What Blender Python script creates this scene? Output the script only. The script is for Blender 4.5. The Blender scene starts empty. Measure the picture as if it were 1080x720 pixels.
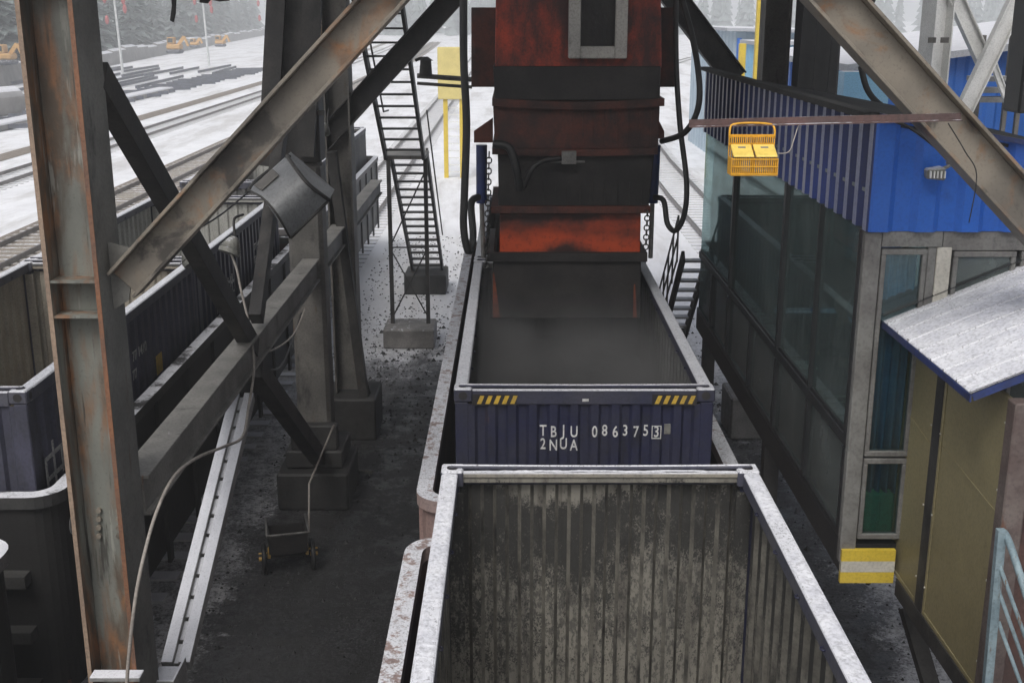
import bpy, math, random
from mathutils import Vector as V, Matrix
random.seed(7)
R = math.radians
sc = bpy.context.scene
col = sc.collection
# ------------------------------------------------------------------ camera
F = 1238.0; PITCH = math.atan(345.0 / F); CZ = 7.4
cp, sp = math.cos(PITCH), math.sin(PITCH)
cd = bpy.data.cameras.new("camera"); cam = bpy.data.objects.new("camera", cd); col.objects.link(cam)
cam.location = (0, 0, CZ); cam.rotation_euler = (math.pi / 2 - PITCH, 0, 0)
cd.sensor_width = 36; cd.lens = 36 * F / 1080; cd.clip_end = 3000; cd.clip_start = 0.05
sc.camera = cam

def P(px, py, x=None, y=None, z=None):
    """world point seen at a pixel of the 1080x720 photograph, on a plane of constant x, y or z"""
    a = (px - 540) / F; b = -(py - 360) / F
    d = V((a, cp + b * sp, -sp + b * cp))
    if y is not None: t = y / d.y
    elif z is not None: t = (z - CZ) / d.z
    else: t = x / d.x
    return V((0, 0, CZ)) + d * t

# ------------------------------------------------------------------ materials
def nd(nt, typ, **kw):
    n = nt.nodes.new(typ)
    for k, v in kw.items():
        if k.startswith('i_'):
            key = k[2:]; key = int(key) if key.isdigit() else key.replace('_', ' ')
            n.inputs[key].default_value = v
        else: setattr(n, k, v)
    return n

class Mat:
    def __init__(s, name):
        s.m = bpy.data.materials.new(name); s.m.use_nodes = True; s.nt = s.m.node_tree
        s.b = s.nt.nodes['Principled BSDF']
        g = nd(s.nt, 'ShaderNodeNewGeometry'); s.pos = g.outputs['Position']; s.nor = g.outputs['True Normal']
        sx = nd(s.nt, 'ShaderNodeSeparateXYZ'); s.link(s.pos, sx.inputs[0]); s.X, s.Y, s.Z = sx.outputs
        sn = nd(s.nt, 'ShaderNodeSeparateXYZ'); s.link(s.nor, sn.inputs[0]); s.NX, s.NY, s.NZ = sn.outputs
    def link(s, a, b): s.nt.links.new(a, b)
    def put(s, sock, v):
        if isinstance(v, (int, float)): sock.default_value = v
        elif isinstance(v, (tuple, list)): sock.default_value = (*v, 1) if len(v) == 3 and len(sock.default_value) == 4 else v
        else: s.link(v, sock)
    def math(s, op, a, b=0.0, clamp=False):
        n = nd(s.nt, 'ShaderNodeMath', operation=op); n.use_clamp = clamp
        s.put(n.inputs[0], a); s.put(n.inputs[1], b); return n.outputs[0]
    def ramp(s, f, lo, hi):       # smooth 0..1 between lo and hi
        n = nd(s.nt, 'ShaderNodeMapRange', interpolation_type='SMOOTHSTEP'); s.put(n.inputs[0], f)
        n.inputs[1].default_value = lo; n.inputs[2].default_value = hi; return n.outputs[0]
    def noise(s, scale, detail=5, stretch=None, rough=0.6, dist=0.0):
        n = nd(s.nt, 'ShaderNodeTexNoise'); n.inputs['Scale'].default_value = scale
        n.inputs['Detail'].default_value = detail; n.inputs['Roughness'].default_value = rough; n.inputs['Distortion'].default_value = dist
        if stretch:
            v = nd(s.nt, 'ShaderNodeVectorMath', operation='MULTIPLY'); s.link(s.pos, v.inputs[0]); v.inputs[1].default_value = stretch
            s.link(v.outputs[0], n.inputs['Vector'])
        else: s.link(s.pos, n.inputs['Vector'])
        return n.outputs[0]
    def mix(s, f, a, b):
        n = nd(s.nt, 'ShaderNodeMix', data_type='RGBA'); s.put(n.inputs[0], f); s.put(n.inputs[6], a); s.put(n.inputs[7], b)
        return n.outputs[2]
    def bump(s, h, strength=0.2, dist=0.02):
        n = nd(s.nt, 'ShaderNodeBump'); s.put(n.inputs['Height'], h); n.inputs['Strength'].default_value = strength
        n.inputs['Distance'].default_value = dist; s.link(n.outputs[0], s.b.inputs['Normal'])
    def done(s, c, rough=0.7, metal=0.0, spec=0.4):
        s.put(s.b.inputs['Base Color'], c); s.put(s.b.inputs['Roughness'], rough); s.put(s.b.inputs['Metallic'], metal)
        s.b.inputs['Specular IOR Level'].default_value = spec; return s.m

SNOW = (0.78, 0.79, 0.83); COAL = (0.012, 0.012, 0.013)
def surf(name, c1, c2, s=2.5, rough=0.65, metal=0.0, rust=None, rust_amt=0.5, streak=True, dirt=COAL, dirt_amt=0.35, dirt_s=3.0,
         snow=0.0, snow_s=9.0, speck=0.5, bump=0.15, spec=0.4, fine=0.28):
    m = Mat(name)
    c = m.mix(m.ramp(m.noise(s), .35, .65), c1, c2)
    if rust:
        st = (1, 1, .12) if streak else (1, 1, 1)
        f = m.ramp(m.noise(s * 3.2, 6, st, .65), .78 - rust_amt * .5, .86 - rust_amt * .45)
        f2 = m.noise(s * 9, 6)
        c = m.mix(f, c, m.mix(f2, rust, tuple(q * .45 for q in rust)))
    if dirt_amt:
        f = m.ramp(m.noise(dirt_s, 7, (1, 1, .45), .7), .75 - dirt_amt * .55, .95 - dirt_amt * .5)
        c = m.mix(m.math('MULTIPLY', f, .9), c, dirt)
    if fine:
        c = m.mix(m.math('MULTIPLY', m.ramp(m.noise(38, 4), .42, .7), fine), c, tuple(q * .35 for q in dirt) if dirt_amt else COAL)
    r = rough
    if snow:
        up = m.ramp(m.NZ, .45, .8)
        cover = m.ramp(m.math('ADD', m.noise(snow_s, 6, None, .72), m.math('MULTIPLY', m.noise(.9, 3), .35)), .92 - snow * .75, 1.0 - snow * .7)
        sp_ = m.math('MULTIPLY', m.ramp(m.noise(55, 3, None, .8), .5, .68), speck)
        sn = m.mix(sp_, m.mix(m.noise(4, 4), SNOW, (.5, .51, .55)), (.12, .12, .13))
        c = m.mix(m.math('MULTIPLY', up, cover), c, sn)
    m.bump(m.noise(22, 5), bump, .02)
    return m.done(c, r, metal, spec)

M = {}
def column_mat():
    m = Mat('rust_streaked_column_paint')
    c = m.mix(m.ramp(m.noise(1.3, 5, (1, 1, .4)), .35, .65), (.20, .205, .18), (.115, .12, .11))
    br = m.ramp(m.noise(4.2, 6, (1, 1, .16), .6, .3), .44, .6)
    c = m.mix(m.math('MULTIPLY', br, .92), c, m.mix(m.ramp(m.noise(7, 6, (1, 1, .4)), .4, .62), (.085, .06, .042), (.23, .105, .045)))
    c = m.mix(m.math('MULTIPLY', m.ramp(m.noise(15, 6, (1, 1, .07), .6), .57, .66), .8), c, (.035, .032, .028))
    c = m.mix(m.math('MULTIPLY', m.ramp(m.noise(13, 5, (1, 1, .1), .6), .62, .7), .6), c, (.30, .30, .27))
    c = m.mix(m.math('MULTIPLY', m.ramp(m.noise(40, 5, None, .7), .55, .7), .35), c, (.05, .045, .04))
    top_dark = m.ramp(m.math('ADD', m.Z, m.math('MULTIPLY', m.noise(1.6, 4), 1.4)), 7.0, 8.6)  # darker towards the top of the column
    c = m.mix(m.math('MULTIPLY', top_dark, .8), c, (.03, .028, .026))
    m.bump(m.noise(18, 6), .3, .01)
    return m.done(c, .6, 0, .35)
M['columnrust'] = column_mat()
def beam_mat():
    m = Mat('patchy_rust_beam_paint')
    c = m.mix(m.ramp(m.noise(1.1, 5), .35, .65), (.21, .185, .15), (.12, .108, .092))
    c = m.mix(m.math('MULTIPLY', m.ramp(m.noise(2.4, 6, None, .62, .6), .53, .68), .75), c, m.mix(m.ramp(m.noise(6, 5), .35, .65), (.12, .065, .035), (.27, .115, .035)))
    c = m.mix(m.math('MULTIPLY', m.ramp(m.noise(2.2, 6, None, .65, .5), .53, .66), .85), c, (.03, .027, .025))
    c = m.mix(m.math('MULTIPLY', m.ramp(m.noise(45, 4, None, .7), .52, .7), .3), c, (.05, .04, .035))
    m.bump(m.noise(18, 6), .3, .01)
    return m.done(c, .55, 0, .4)
M['rustbeam'] = beam_mat()
M['edgerust'] = surf('rusted_flange_edge', (.21, .095, .05), (.14, .08, .055), 3, dirt_amt=.28, fine=.3)
M['edgetan'] = surf('tan_flange_edge', (.30, .22, .16), (.22, .16, .12), 3, dirt_amt=.25, fine=.3)
M['soottop'] = surf('sooted_flange_face', (.17, .168, .155), (.11, .108, .10), 1.4, rust=(.12, .07, .04), rust_amt=.3, dirt_amt=.36, fine=.2)
M['column'] = surf('weathered_grey_steel', (.20, .205, .19), (.12, .125, .12), 2.0, rust=(.26, .105, .035), rust_amt=.48, dirt_amt=.33, snow=.3)
M['dark'] = surf('coal_blackened_steel', (.05, .047, .044), (.025, .024, .024), 2.0, dirt_amt=.5, rust=(.09, .05, .03), rust_amt=.25)
M['darksnow'] = surf('coal_dusted_steel_with_snow', (.23, .222, .205), (.15, .145, .135), 2.0, dirt_amt=.33, snow=.12, snow_s=40, rust=(.13, .07, .04), rust_amt=.28)
M['greycol'] = surf('dusty_grey_steel', (.14, .132, .12), (.09, .086, .08), 1.6, dirt_amt=.38, rust=(.13, .085, .05), rust_amt=.35)
M['palesteel'] = surf('snow_covered_galvanised_steel', (.30, .30, .29), (.2, .2, .2), 2, dirt_amt=.25, snow=.95, speck=.3)
M['concrete'] = surf('dirty_concrete', (.22, .21, .2), (.14, .135, .13), 2.2, dirt_amt=.4, snow=.25)
M['darkconcrete'] = surf('coal_stained_concrete', (.042, .041, .039), (.026, .025, .025), 2.2, dirt_amt=.45)
M['navy'] = surf('navy_container_paint', (.016, .018, .048), (.026, .027, .046), 2.0, rough=.5, dirt_amt=.38, rust=(.11, .07, .055), rust_amt=.27)
M['navysnow'] = surf('navy_rail_under_snow', (.05, .052, .08), (.08, .08, .095), 2.0, dirt_amt=.3, snow=.93, speck=.85, snow_s=18)
M['navydust'] = surf('navy_rail_under_dusty_snow', (.026, .028, .055), (.045, .045, .065), 2.0, dirt_amt=.32, snow=.74, speck=.7, snow_s=14)
M['navyblack'] = surf('coal_dark_container_paint', (.058, .058, .092), (.04, .041, .06), 2.0, dirt_amt=.42)
M['gondrim'] = surf('gondola_rim_under_dusty_snow', (.32, .235, .215), (.24, .185, .175), 2.0, dirt_amt=.3, snow=.48, speck=.9, snow_s=10)
M['rimdark'] = surf('black_rim_with_snow_patches', (.03, .03, .03), (.045, .044, .043), 2.0, dirt_amt=.2, snow=.42, speck=.5, snow_s=1.6)
M['gondrimsnow'] = surf('gondola_rim_under_snow', (.12, .115, .115), (.16, .15, .15), 2.0, dirt_amt=.2, snow=.95, speck=.35)
M['gond'] = surf('coal_black_gondola_steel', (.016, .0155, .015), (.011, .0105, .0105), 1.5, dirt_amt=.4)
M['gondin'] = surf('red_brown_gondola_steel', (.10, .05, .042), (.06, .038, .034), 1.5, dirt_amt=.45)
M['pinkend'] = surf('faded_pink_brown_steel', (.28, .19, .17), (.2, .145, .135), 1.5, dirt_amt=.3, snow=.5)
M['gondend'] = surf('dusty_gondola_rib_lit', (.05, .049, .047), (.03, .029, .028), 1.5, dirt_amt=.35)  # wagon black lightened for the light on the ribs, plus dust
M['gondgrey'] = surf('dark_grey_gondola_steel', (.13, .128, .125), (.085, .085, .085), 1.5, dirt_amt=.35)
M['white'] = surf('white_lettering_paint', (.62, .62, .6), (.5, .5, .49), 8, dirt_amt=.2, fine=.3)
M['letterdim'] = surf('dirty_white_lettering_paint', (.42, .42, .41), (.3, .3, .3), 8, dirt_amt=.38, fine=.5)
M['hazard'] = surf('yellow_hazard_paint', (.55, .36, .04), (.42, .28, .05), 6, dirt_amt=.25)
M['coal'] = surf('coal_grains', (.014, .014, .015), (.03, .03, .031), 9, rough=.75, dirt_amt=.0, bump=.8, fine=0)
M['red'] = surf('coal_sooted_red_paint', (.46, .05, .015), (.26, .03, .013), 1.6, rough=.6, dirt_amt=.7, dirt_s=1.3, fine=.35)
def sooted_red():
    m = Mat('orange_red_paint_under_soot')
    zc = zmid_red
    up = m.math('ADD', m.math('MULTIPLY', m.math('SUBTRACT', m.Z, zc), 2.1), m.math('MULTIPLY', m.math('SUBTRACT', m.noise(1.5, 5, (1, 1, 1.5)), .5), 2.2))
    ax = m.math('ABSOLUTE', m.math('SUBTRACT', m.X, .68))
    pile = m.ramp(m.math('ADD', m.math('ADD', m.math('MULTIPLY', ax, .45), m.math('SUBTRACT', m.Z, zc - .28)), m.math('MULTIPLY', m.math('SUBTRACT', m.noise(5, 5), .5), .28)), .30, .12)
    f = m.math('MAXIMUM', m.ramp(up, -.45, .6), pile)
    c = m.mix(m.noise(3, 4), (.55, .075, .016), (.36, .045, .014))
    c = m.mix(m.math('MULTIPLY', m.ramp(m.noise(12, 5, None, .7), .5, .7), .5), c, (.03, .012, .01))
    c = m.mix(m.math('MULTIPLY', f, .95), c, (.016, .014, .014))
    m.bump(m.noise(20, 4), .15, .01)
    return m.done(c, .6, 0, .35)
zmid_red = P(540, 247, y=14.4).z
M['redbright'] = sooted_red()
M['wear'] = surf('worn_orange_steel', (.20, .05, .02), (.10, .03, .02), 5, dirt_amt=.4)
M['redbrown'] = surf('sooted_red_brown_steel', (.10, .028, .018), (.035, .018, .016), 2.4, dirt_amt=.42, rough=.7)
M['black'] = surf('coal_caked_black_steel', (.014, .013, .013), (.028, .025, .024), 2.4, dirt_amt=.4, rough=.7)
M['rubber'] = surf('black_rubber', (.014, .014, .015), (.022, .022, .022), 5, rough=.5, dirt_amt=0, fine=.2)
M['hydblue'] = surf('blue_hydraulic_paint', (.018, .035, .14), (.02, .03, .09), 5, rough=.4, dirt_amt=.33)
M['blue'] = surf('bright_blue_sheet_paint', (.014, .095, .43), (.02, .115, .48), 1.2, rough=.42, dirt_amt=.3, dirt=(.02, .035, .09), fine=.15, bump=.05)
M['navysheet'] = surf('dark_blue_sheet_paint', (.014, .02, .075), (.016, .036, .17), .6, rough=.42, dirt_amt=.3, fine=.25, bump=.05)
M['ridgelight'] = surf('blue_sheet_ridge_highlight', (.36, .37, .44), (.24, .26, .38), .8, rough=.5, dirt_amt=.25)  # fascia ridges paled, sky reflection put into their colour
M['bluebuild'] = surf('blue_cladding', (.02, .12, .46), (.03, .14, .5), 1, rough=.5, dirt_amt=.22, snow=.95, fine=.2)
M['paleblue'] = surf('pale_blue_cladding', (.2, .42, .62), (.25, .48, .66), 1, rough=.5, dirt_amt=.15, snow=.95)
M['whiteblue'] = surf('white_cladding', (.42, .52, .60), (.36, .46, .55), 1, rough=.5, dirt_amt=.08, snow=.98, speck=.1)
M['whitesteel'] = surf('white_steel_paint', (.78, .78, .76), (.68, .68, .66), 2, rough=.5, dirt_amt=.2, rust=(.3, .2, .12), rust_amt=.1, fine=.2)
M['frame'] = surf('weathered_aluminium', (.2, .2, .19), (.13, .125, .12), 3, rough=.5, dirt_amt=.36)
M['hatchgrey'] = surf('pale_grey_hatch_paint', (.40, .38, .35), (.3, .29, .27), 3, rough=.6, dirt_amt=.34)
M['frameblack'] = surf('black_window_frame', (.02, .022, .024), (.03, .032, .034), 3, rough=.45, dirt_amt=.2)
M['sill'] = surf('coal_dusted_black_sheet', (.018, .019, .02), (.028, .028, .028), 2, rough=.6, dirt_amt=.3)
M['yellowpanel'] = surf('dull_yellow_sheet', (.25, .215, .115), (.19, .165, .09), .8, rough=.5, dirt_amt=.26, dirt=(.07, .06, .04), fine=.2)
M['postbrown'] = surf('brown_grey_weathered_post', (.14, .115, .105), (.09, .065, .06), 3, rust=(.16, .07, .04), rust_amt=.3, dirt_amt=.3)
M['yellow'] = surf('yellow_paint', (.62, .46, .05), (.55, .4, .05), 3, rough=.5, dirt_amt=.12, fine=.2)
M['whitepaint'] = surf('dirty_white_paint', (.55, .53, .47), (.45, .43, .38), 4, dirt_amt=.2, fine=.25)
M['signyellow'] = surf('pale_yellow_paint', (.62, .52, .2), (.55, .46, .18), 2, rough=.5, dirt_amt=.08, fine=.1)
M['basket'] = surf('yellow_plastic', (.70, .36, .03), (.62, .31, .02), 20, rough=.4, dirt_amt=.12, fine=.15)
M['basketlid'] = surf('light_yellow_plastic', (.78, .58, .14), (.7, .52, .12), 20, rough=.4, dirt_amt=.08, fine=.1)
M['brownbar'] = surf('red_brown_painted_steel', (.115, .065, .06), (.08, .052, .05), 3, dirt_amt=.33, snow=.35)
M['greyhousing'] = surf('grey_cast_housing', (.20, .205, .21), (.15, .155, .16), 3, rough=.42, dirt_amt=.26, snow=.16, speck=.8)
M['lampgrey'] = surf('grey_lamp_housing', (.22, .22, .2), (.15, .15, .135), 5, rough=.5, dirt_amt=.3, snow=.4)
M['roofsheet'] = surf('grey_roof_sheet_under_snow', (.12, .12, .13), (.09, .09, .1), 2, dirt_amt=.3, snow=.80, snow_s=4.5, speck=1.0)
M['roofcoal'] = surf('coal_covered_roof', (.016, .016, .017), (.03, .03, .03), 2, rough=.8, dirt_amt=.2, bump=.5)
M['railpaint'] = surf('flaking_pale_blue_paint', (.22, .29, .32), (.16, .22, .25), 6, rust=(.16, .09, .05), rust_amt=.4, dirt_amt=.25, dirt_s=7)
M['hosewhite'] = surf('dusty_pale_hose', (.33, .30, .27), (.24, .22, .2), 6, dirt_amt=.2)
M['hub'] = surf('worn_brass', (.7, .45, .12), (.5, .32, .1), 9, rough=.35, metal=.2, dirt_amt=.1)
M['curtain'] = surf('blue_curtain_cloth', (.12, .32, .50), (.09, .25, .42), 4, rough=.9, dirt_amt=0, fine=.1)
M['green'] = surf('green_plastic_sheet', (.02, .25, .14), (.02, .2, .12), 4, rough=.5, dirt_amt=.1)
M['paper'] = surf('white_paper', (.75, .76, .62), (.7, .7, .6), 4, rough=.8, dirt_amt=0, fine=0)
M['desk'] = surf('dark_desk_top', (.05, .045, .04), (.04, .036, .033), 3, rough=.5, dirt_amt=.1)
M['inwall'] = surf('cabin_lining', (.22, .25, .25), (.18, .2, .2), 1, rough=.8, dirt_amt=.15)
M['cloth'] = surf('dark_work_cloth', (.03, .034, .045), (.02, .023, .03), 8, rough=.9, dirt_amt=0)
M['skin'] = surf('skin', (.42, .25, .17), (.38, .22, .15), 6, rough=.5, dirt_amt=0, fine=0)
M['hair'] = surf('black_hair', (.012, .011, .01), (.018, .016, .015), 20, rough=.5, dirt_amt=0, fine=0)
M['teal'] = surf('teal_chair_plastic', (.06, .17, .18), (.05, .14, .15), 5, rough=.5, dirt_amt=.1)
M['rail'] = surf('worn_rail_steel', (.16, .14, .13), (.1, .09, .085), 2, rough=.4, metal=.3, dirt_amt=.2)
M['sleeper'] = surf('concrete_sleepers_under_snow', (.36, .33, .29), (.3, .27, .24), 2, dirt_amt=.1, snow=.35)
M['sleepersnow'] = surf('sleepers_buried_in_snow', (.5, .5, .5), (.4, .4, .4), 2, dirt_amt=.0, snow=1.0, speck=.15, fine=.1)
M['ballast'] = surf('brown_ballast', (.17, .14, .115), (.24, .21, .18), 3, rough=.9, dirt_amt=.1, snow=.12, snow_s=2.5, bump=.5, speck=.5)
M['timber'] = surf('dark_stored_steel', (.10, .11, .14), (.07, .075, .09), 2, dirt_amt=.1, snow=.3)
M['bank'] = surf('stone_under_snow', (.26, .25, .24), (.18, .17, .165), .5, dirt_amt=.15, dirt=(.1, .1, .1), snow=.9, speck=.2)
M['needles'] = surf('fir_needles_with_snow', (.085, .11, .10), (.16, .19, .185), .35, rough=.8, dirt_amt=0, fine=0, snow=.2, speck=.0)
M['bark'] = surf('bark', (.09, .07, .055), (.06, .05, .04), 4, rough=.9, dirt_amt=0)
M['redcloth'] = surf('red_lantern', (.42, .12, .12), (.36, .1, .1), 3, dirt_amt=0, fine=0)
M['orange'] = surf('orange_machine_paint', (.6, .36, .13), (.5, .3, .12), 2, dirt_amt=.1)
M['polepaint'] = surf('pale_pole_paint', (.6, .62, .62), (.5, .52, .52), 2, dirt_amt=.05)
M['debris'] = surf('broken_coal', (.02, .02, .021), (.03, .03, .03), 9, dirt_amt=0, bump=.4)

def inner_wall():
    """bare pale container lining with coal smears in a band below the rim"""
    m = Mat('coal_smeared_container_lining')
    c = m.mix(m.ramp(m.noise(3, 5, (1, 1, .15)), .3, .7), (.225, .212, .18), (.14, .134, .118))
    c = m.mix(m.ramp(m.noise(11, 5, (1, 1, .08)), .5, .68), c, (.12, .11, .095))
    wav = m.math('ADD', m.Z, m.math('MULTIPLY', m.math('SUBTRACT', m.noise(1.1, 5, (1, 1, .5), .65), .5), 1.1))
    band = m.math('MULTIPLY', m.ramp(wav, 1.2, 3.0), m.ramp(wav, 3.98, 3.68))
    low = m.ramp(m.Z, 2.4, 1.2)
    core = m.math('MULTIPLY', m.ramp(wav, 3.0, 3.45), m.ramp(wav, 3.96, 3.76))
    env = m.math('ADD', m.math('MULTIPLY', band, .085), m.math('MULTIPLY', core, .10))
    env = m.math('ADD', env, m.math('MULTIPLY', m.math('SUBTRACT', m.noise(1.7, 6, (1, 1, .8), .7), .5), .38))
    fine_n = m.math('ADD', m.math('MULTIPLY', m.noise(17, 8, (1, 1, .6), .85), .5), m.math('MULTIPLY', m.noise(70, 4, (1, 1, .7), .8), .5))
    c = m.mix(m.math('MULTIPLY', m.ramp(env, -.02, .2), .32), c, (.05, .048, .045))
    f = m.ramp(m.math('ADD', fine_n, env), .575, .645)
    c = m.mix(m.math('MULTIPLY', f, .9), c, (.012, .012, .012))
    f2 = m.ramp(m.math('ADD', m.noise(30, 5, (1, 1, .4), .7), m.math('MULTIPLY', band, .12)), .55, .7)
    c = m.mix(m.math('MULTIPLY', f2, .7), c, (.03, .03, .028))
    m.bump(m.noise(25, 5), .2, .01)
    return m.done(c, .75)
M['lining'] = inner_wall()
M['liningfold'] = surf('dark_lining_fold', (.15, .142, .122), (.08, .076, .066), 4, dirt_amt=.5, dirt_s=5)  # sloping faces of the ribs, darker than the flats
M['liningsnow'] = surf('pale_lining_under_snow', (.27, .25, .21), (.2, .19, .17), 3, dirt_amt=.25, snow=1.0, speck=.4)
M['lipdust'] = surf('grey_lip_under_dusty_snow', (.12, .12, .125), (.1, .1, .1), 3, dirt_amt=.3, snow=.85, speck=.5)
M['lininggrey'] = surf('dusty_grey_container_lining', (.15, .15, .145), (.11, .11, .105), 2, dirt_amt=.42)
M['liningbrown'] = surf('brown_grey_container_lining', (.30, .275, .225), (.24, .215, .18), 2, dirt_amt=.22, rust=(.2, .14, .09), rust_amt=.3)
M['liningpale'] = surf('pale_grey_container_lining', (.36, .36, .34), (.3, .3, .28), 2, dirt_amt=.15)

def ground_mat():
    m = Mat('snow_and_coal_dust')
    ax = m.math('ABSOLUTE', m.math('SUBTRACT', m.X, .4))
    n = m.noise(.45, 6, None, .65); n2 = m.noise(2.2, 8, None, .75); n3 = m.noise(9, 7, None, .8); n4 = m.noise(26, 4, None, .8)
    wob = m.math('SUBTRACT', n, .5); rs = m.math('MULTIPLY', m.ramp(m.X, 1.5, 3.5), 3.2)
    near = m.ramp(m.math('ADD', m.math('ADD', m.Y, rs), m.math('MULTIPLY', wob, 9)), 26.0, 20.5)
    lane = m.ramp(m.math('ADD', ax, m.math('MULTIPLY', wob, 1.6)), 4.6, 2.9)
    k = m.math('MULTIPLY', near, lane)                                   # coal-black loading lane
    side = m.math('MULTIPLY', m.ramp(m.Y, 34, 20), m.ramp(ax, 9, 4))      # speckled margins
    wide = m.math('MULTIPLY', m.ramp(m.Y, 48, 20), m.ramp(ax, 12, 3))    # dust spread around it
    amt = m.math('ADD', m.math('ADD', m.math('MULTIPLY', k, .32), m.math('MULTIPLY', wide, .06)), m.math('MULTIPLY', side, .10))
    nn = m.math('ADD', m.math('ADD', m.math('MULTIPLY', n2, .4), m.math('MULTIPLY', n3, .35)), m.math('MULTIPLY', n4, .25))
    f = m.ramp(m.math('ADD', nn, amt), .585, .74)
    spk = m.math('MULTIPLY', m.ramp(m.math('ADD', n4, m.math('MULTIPLY', amt, .5)), .66, .72), m.ramp(amt, .02, .1))
    snow = m.mix(m.ramp(n, .3, .7), (.8, .81, .84), (.7, .71, .74))
    snow = m.mix(m.math('MULTIPLY', wide, .5), snow, (.38, .38, .40))
    snow = m.mix(m.math('MULTIPLY', k, .72), snow, (.10, .10, .106))
    snow = m.mix(m.math('MULTIPLY', m.ramp(m.noise(1.2, 8, (.35, .06, 1), .72), .45, .64), .62), snow, (.42, .41, .40))
    snow = m.mix(m.math('MULTIPLY', m.ramp(m.noise(1.1, 7, (1, .4, 1), .75), .5, .7), .3), snow, (.36, .36, .36))
    coal = m.mix(m.ramp(n2, .35, .7), (.03, .03, .032), (.065, .065, .069))
    coal = m.mix(m.math('MULTIPLY', m.ramp(m.noise(.8, 6, (1, .35, 1), .7), .48, .66), .6), coal, (.115, .115, .123))
    coal = m.mix(m.math('MULTIPLY', m.ramp(m.math('ADD', m.math('MULTIPLY', n3, .5), m.math('MULTIPLY', n4, .5)), .52, .62), .75), coal, m.mix(n, (.05, .05, .053), (.16, .16, .17)))
    c = m.mix(f, snow, coal); c = m.mix(spk, c, (.02, .02, .02))
    m.bump(m.math('ADD', n3, m.math('MULTIPLY', n4, .4)), .5, .03)
    r = m.math('SUBTRACT', .75, m.math('MULTIPLY', m.math('MULTIPLY', f, m.ramp(n2, .46, .6)), .4))
    return m.done(c, r, 0, .5)
M['ground'] = ground_mat()

def glass(name, tint, alpha, rough=.03, dirt=.15, sheen_film=(.08, .105, .105), fres=.6):
    m = Mat(name); nt = m.nt; nt.nodes.remove(m.b)
    out = nt.nodes['Material Output']
    tr = nd(nt, 'ShaderNodeBsdfTransparent'); tr.inputs[0].default_value = (*tint, 1)
    gl = nd(nt, 'ShaderNodeBsdfGlossy'); gl.inputs['Roughness'].default_value = rough; gl.inputs[0].default_value = (.72, .88, .88, 1)
    di = nd(nt, 'ShaderNodeBsdfDiffuse'); di.inputs[0].default_value = (*sheen_film, 1)  # dust film whose pale colour also stands in for reflected sky
    fr = nd(nt, 'ShaderNodeFresnel'); fr.inputs[0].default_value = 1.5
    f = m.math('ADD', m.math('MULTIPLY', fr.outputs[0], fres), alpha, True)
    mx = nd(nt, 'ShaderNodeMixShader'); m.link(f, mx.inputs[0]); m.link(tr.outputs[0], mx.inputs[1]); m.link(gl.outputs[0], mx.inputs[2])
    dm = m.math('MULTIPLY', m.math('ADD', m.math('MULTIPLY', m.ramp(m.noise(1.6, 6, (1, 1, .8), .6), .3, .8), .5), .45), dirt, True)
    m2 = nd(nt, 'ShaderNodeMixShader'); m.link(dm, m2.inputs[0]); m.link(mx.outputs[0], m2.inputs[1]); m.link(di.outputs[0], m2.inputs[2])
    m.link(m2.outputs[0], out.inputs[0]); return m.m
M['glass'] = glass('green_tinted_window_glass', (.62, .76, .76), .05, .03, .46, (.16, .19, .185), .5)
M['glassclear'] = glass('pale_window_glass', (.7, .8, .82), .05, .03, .07)
M['glassdirty'] = glass('dusty_window_glass', (.35, .44, .44), .06, .08, .55, (.2, .225, .22), .8)

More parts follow.
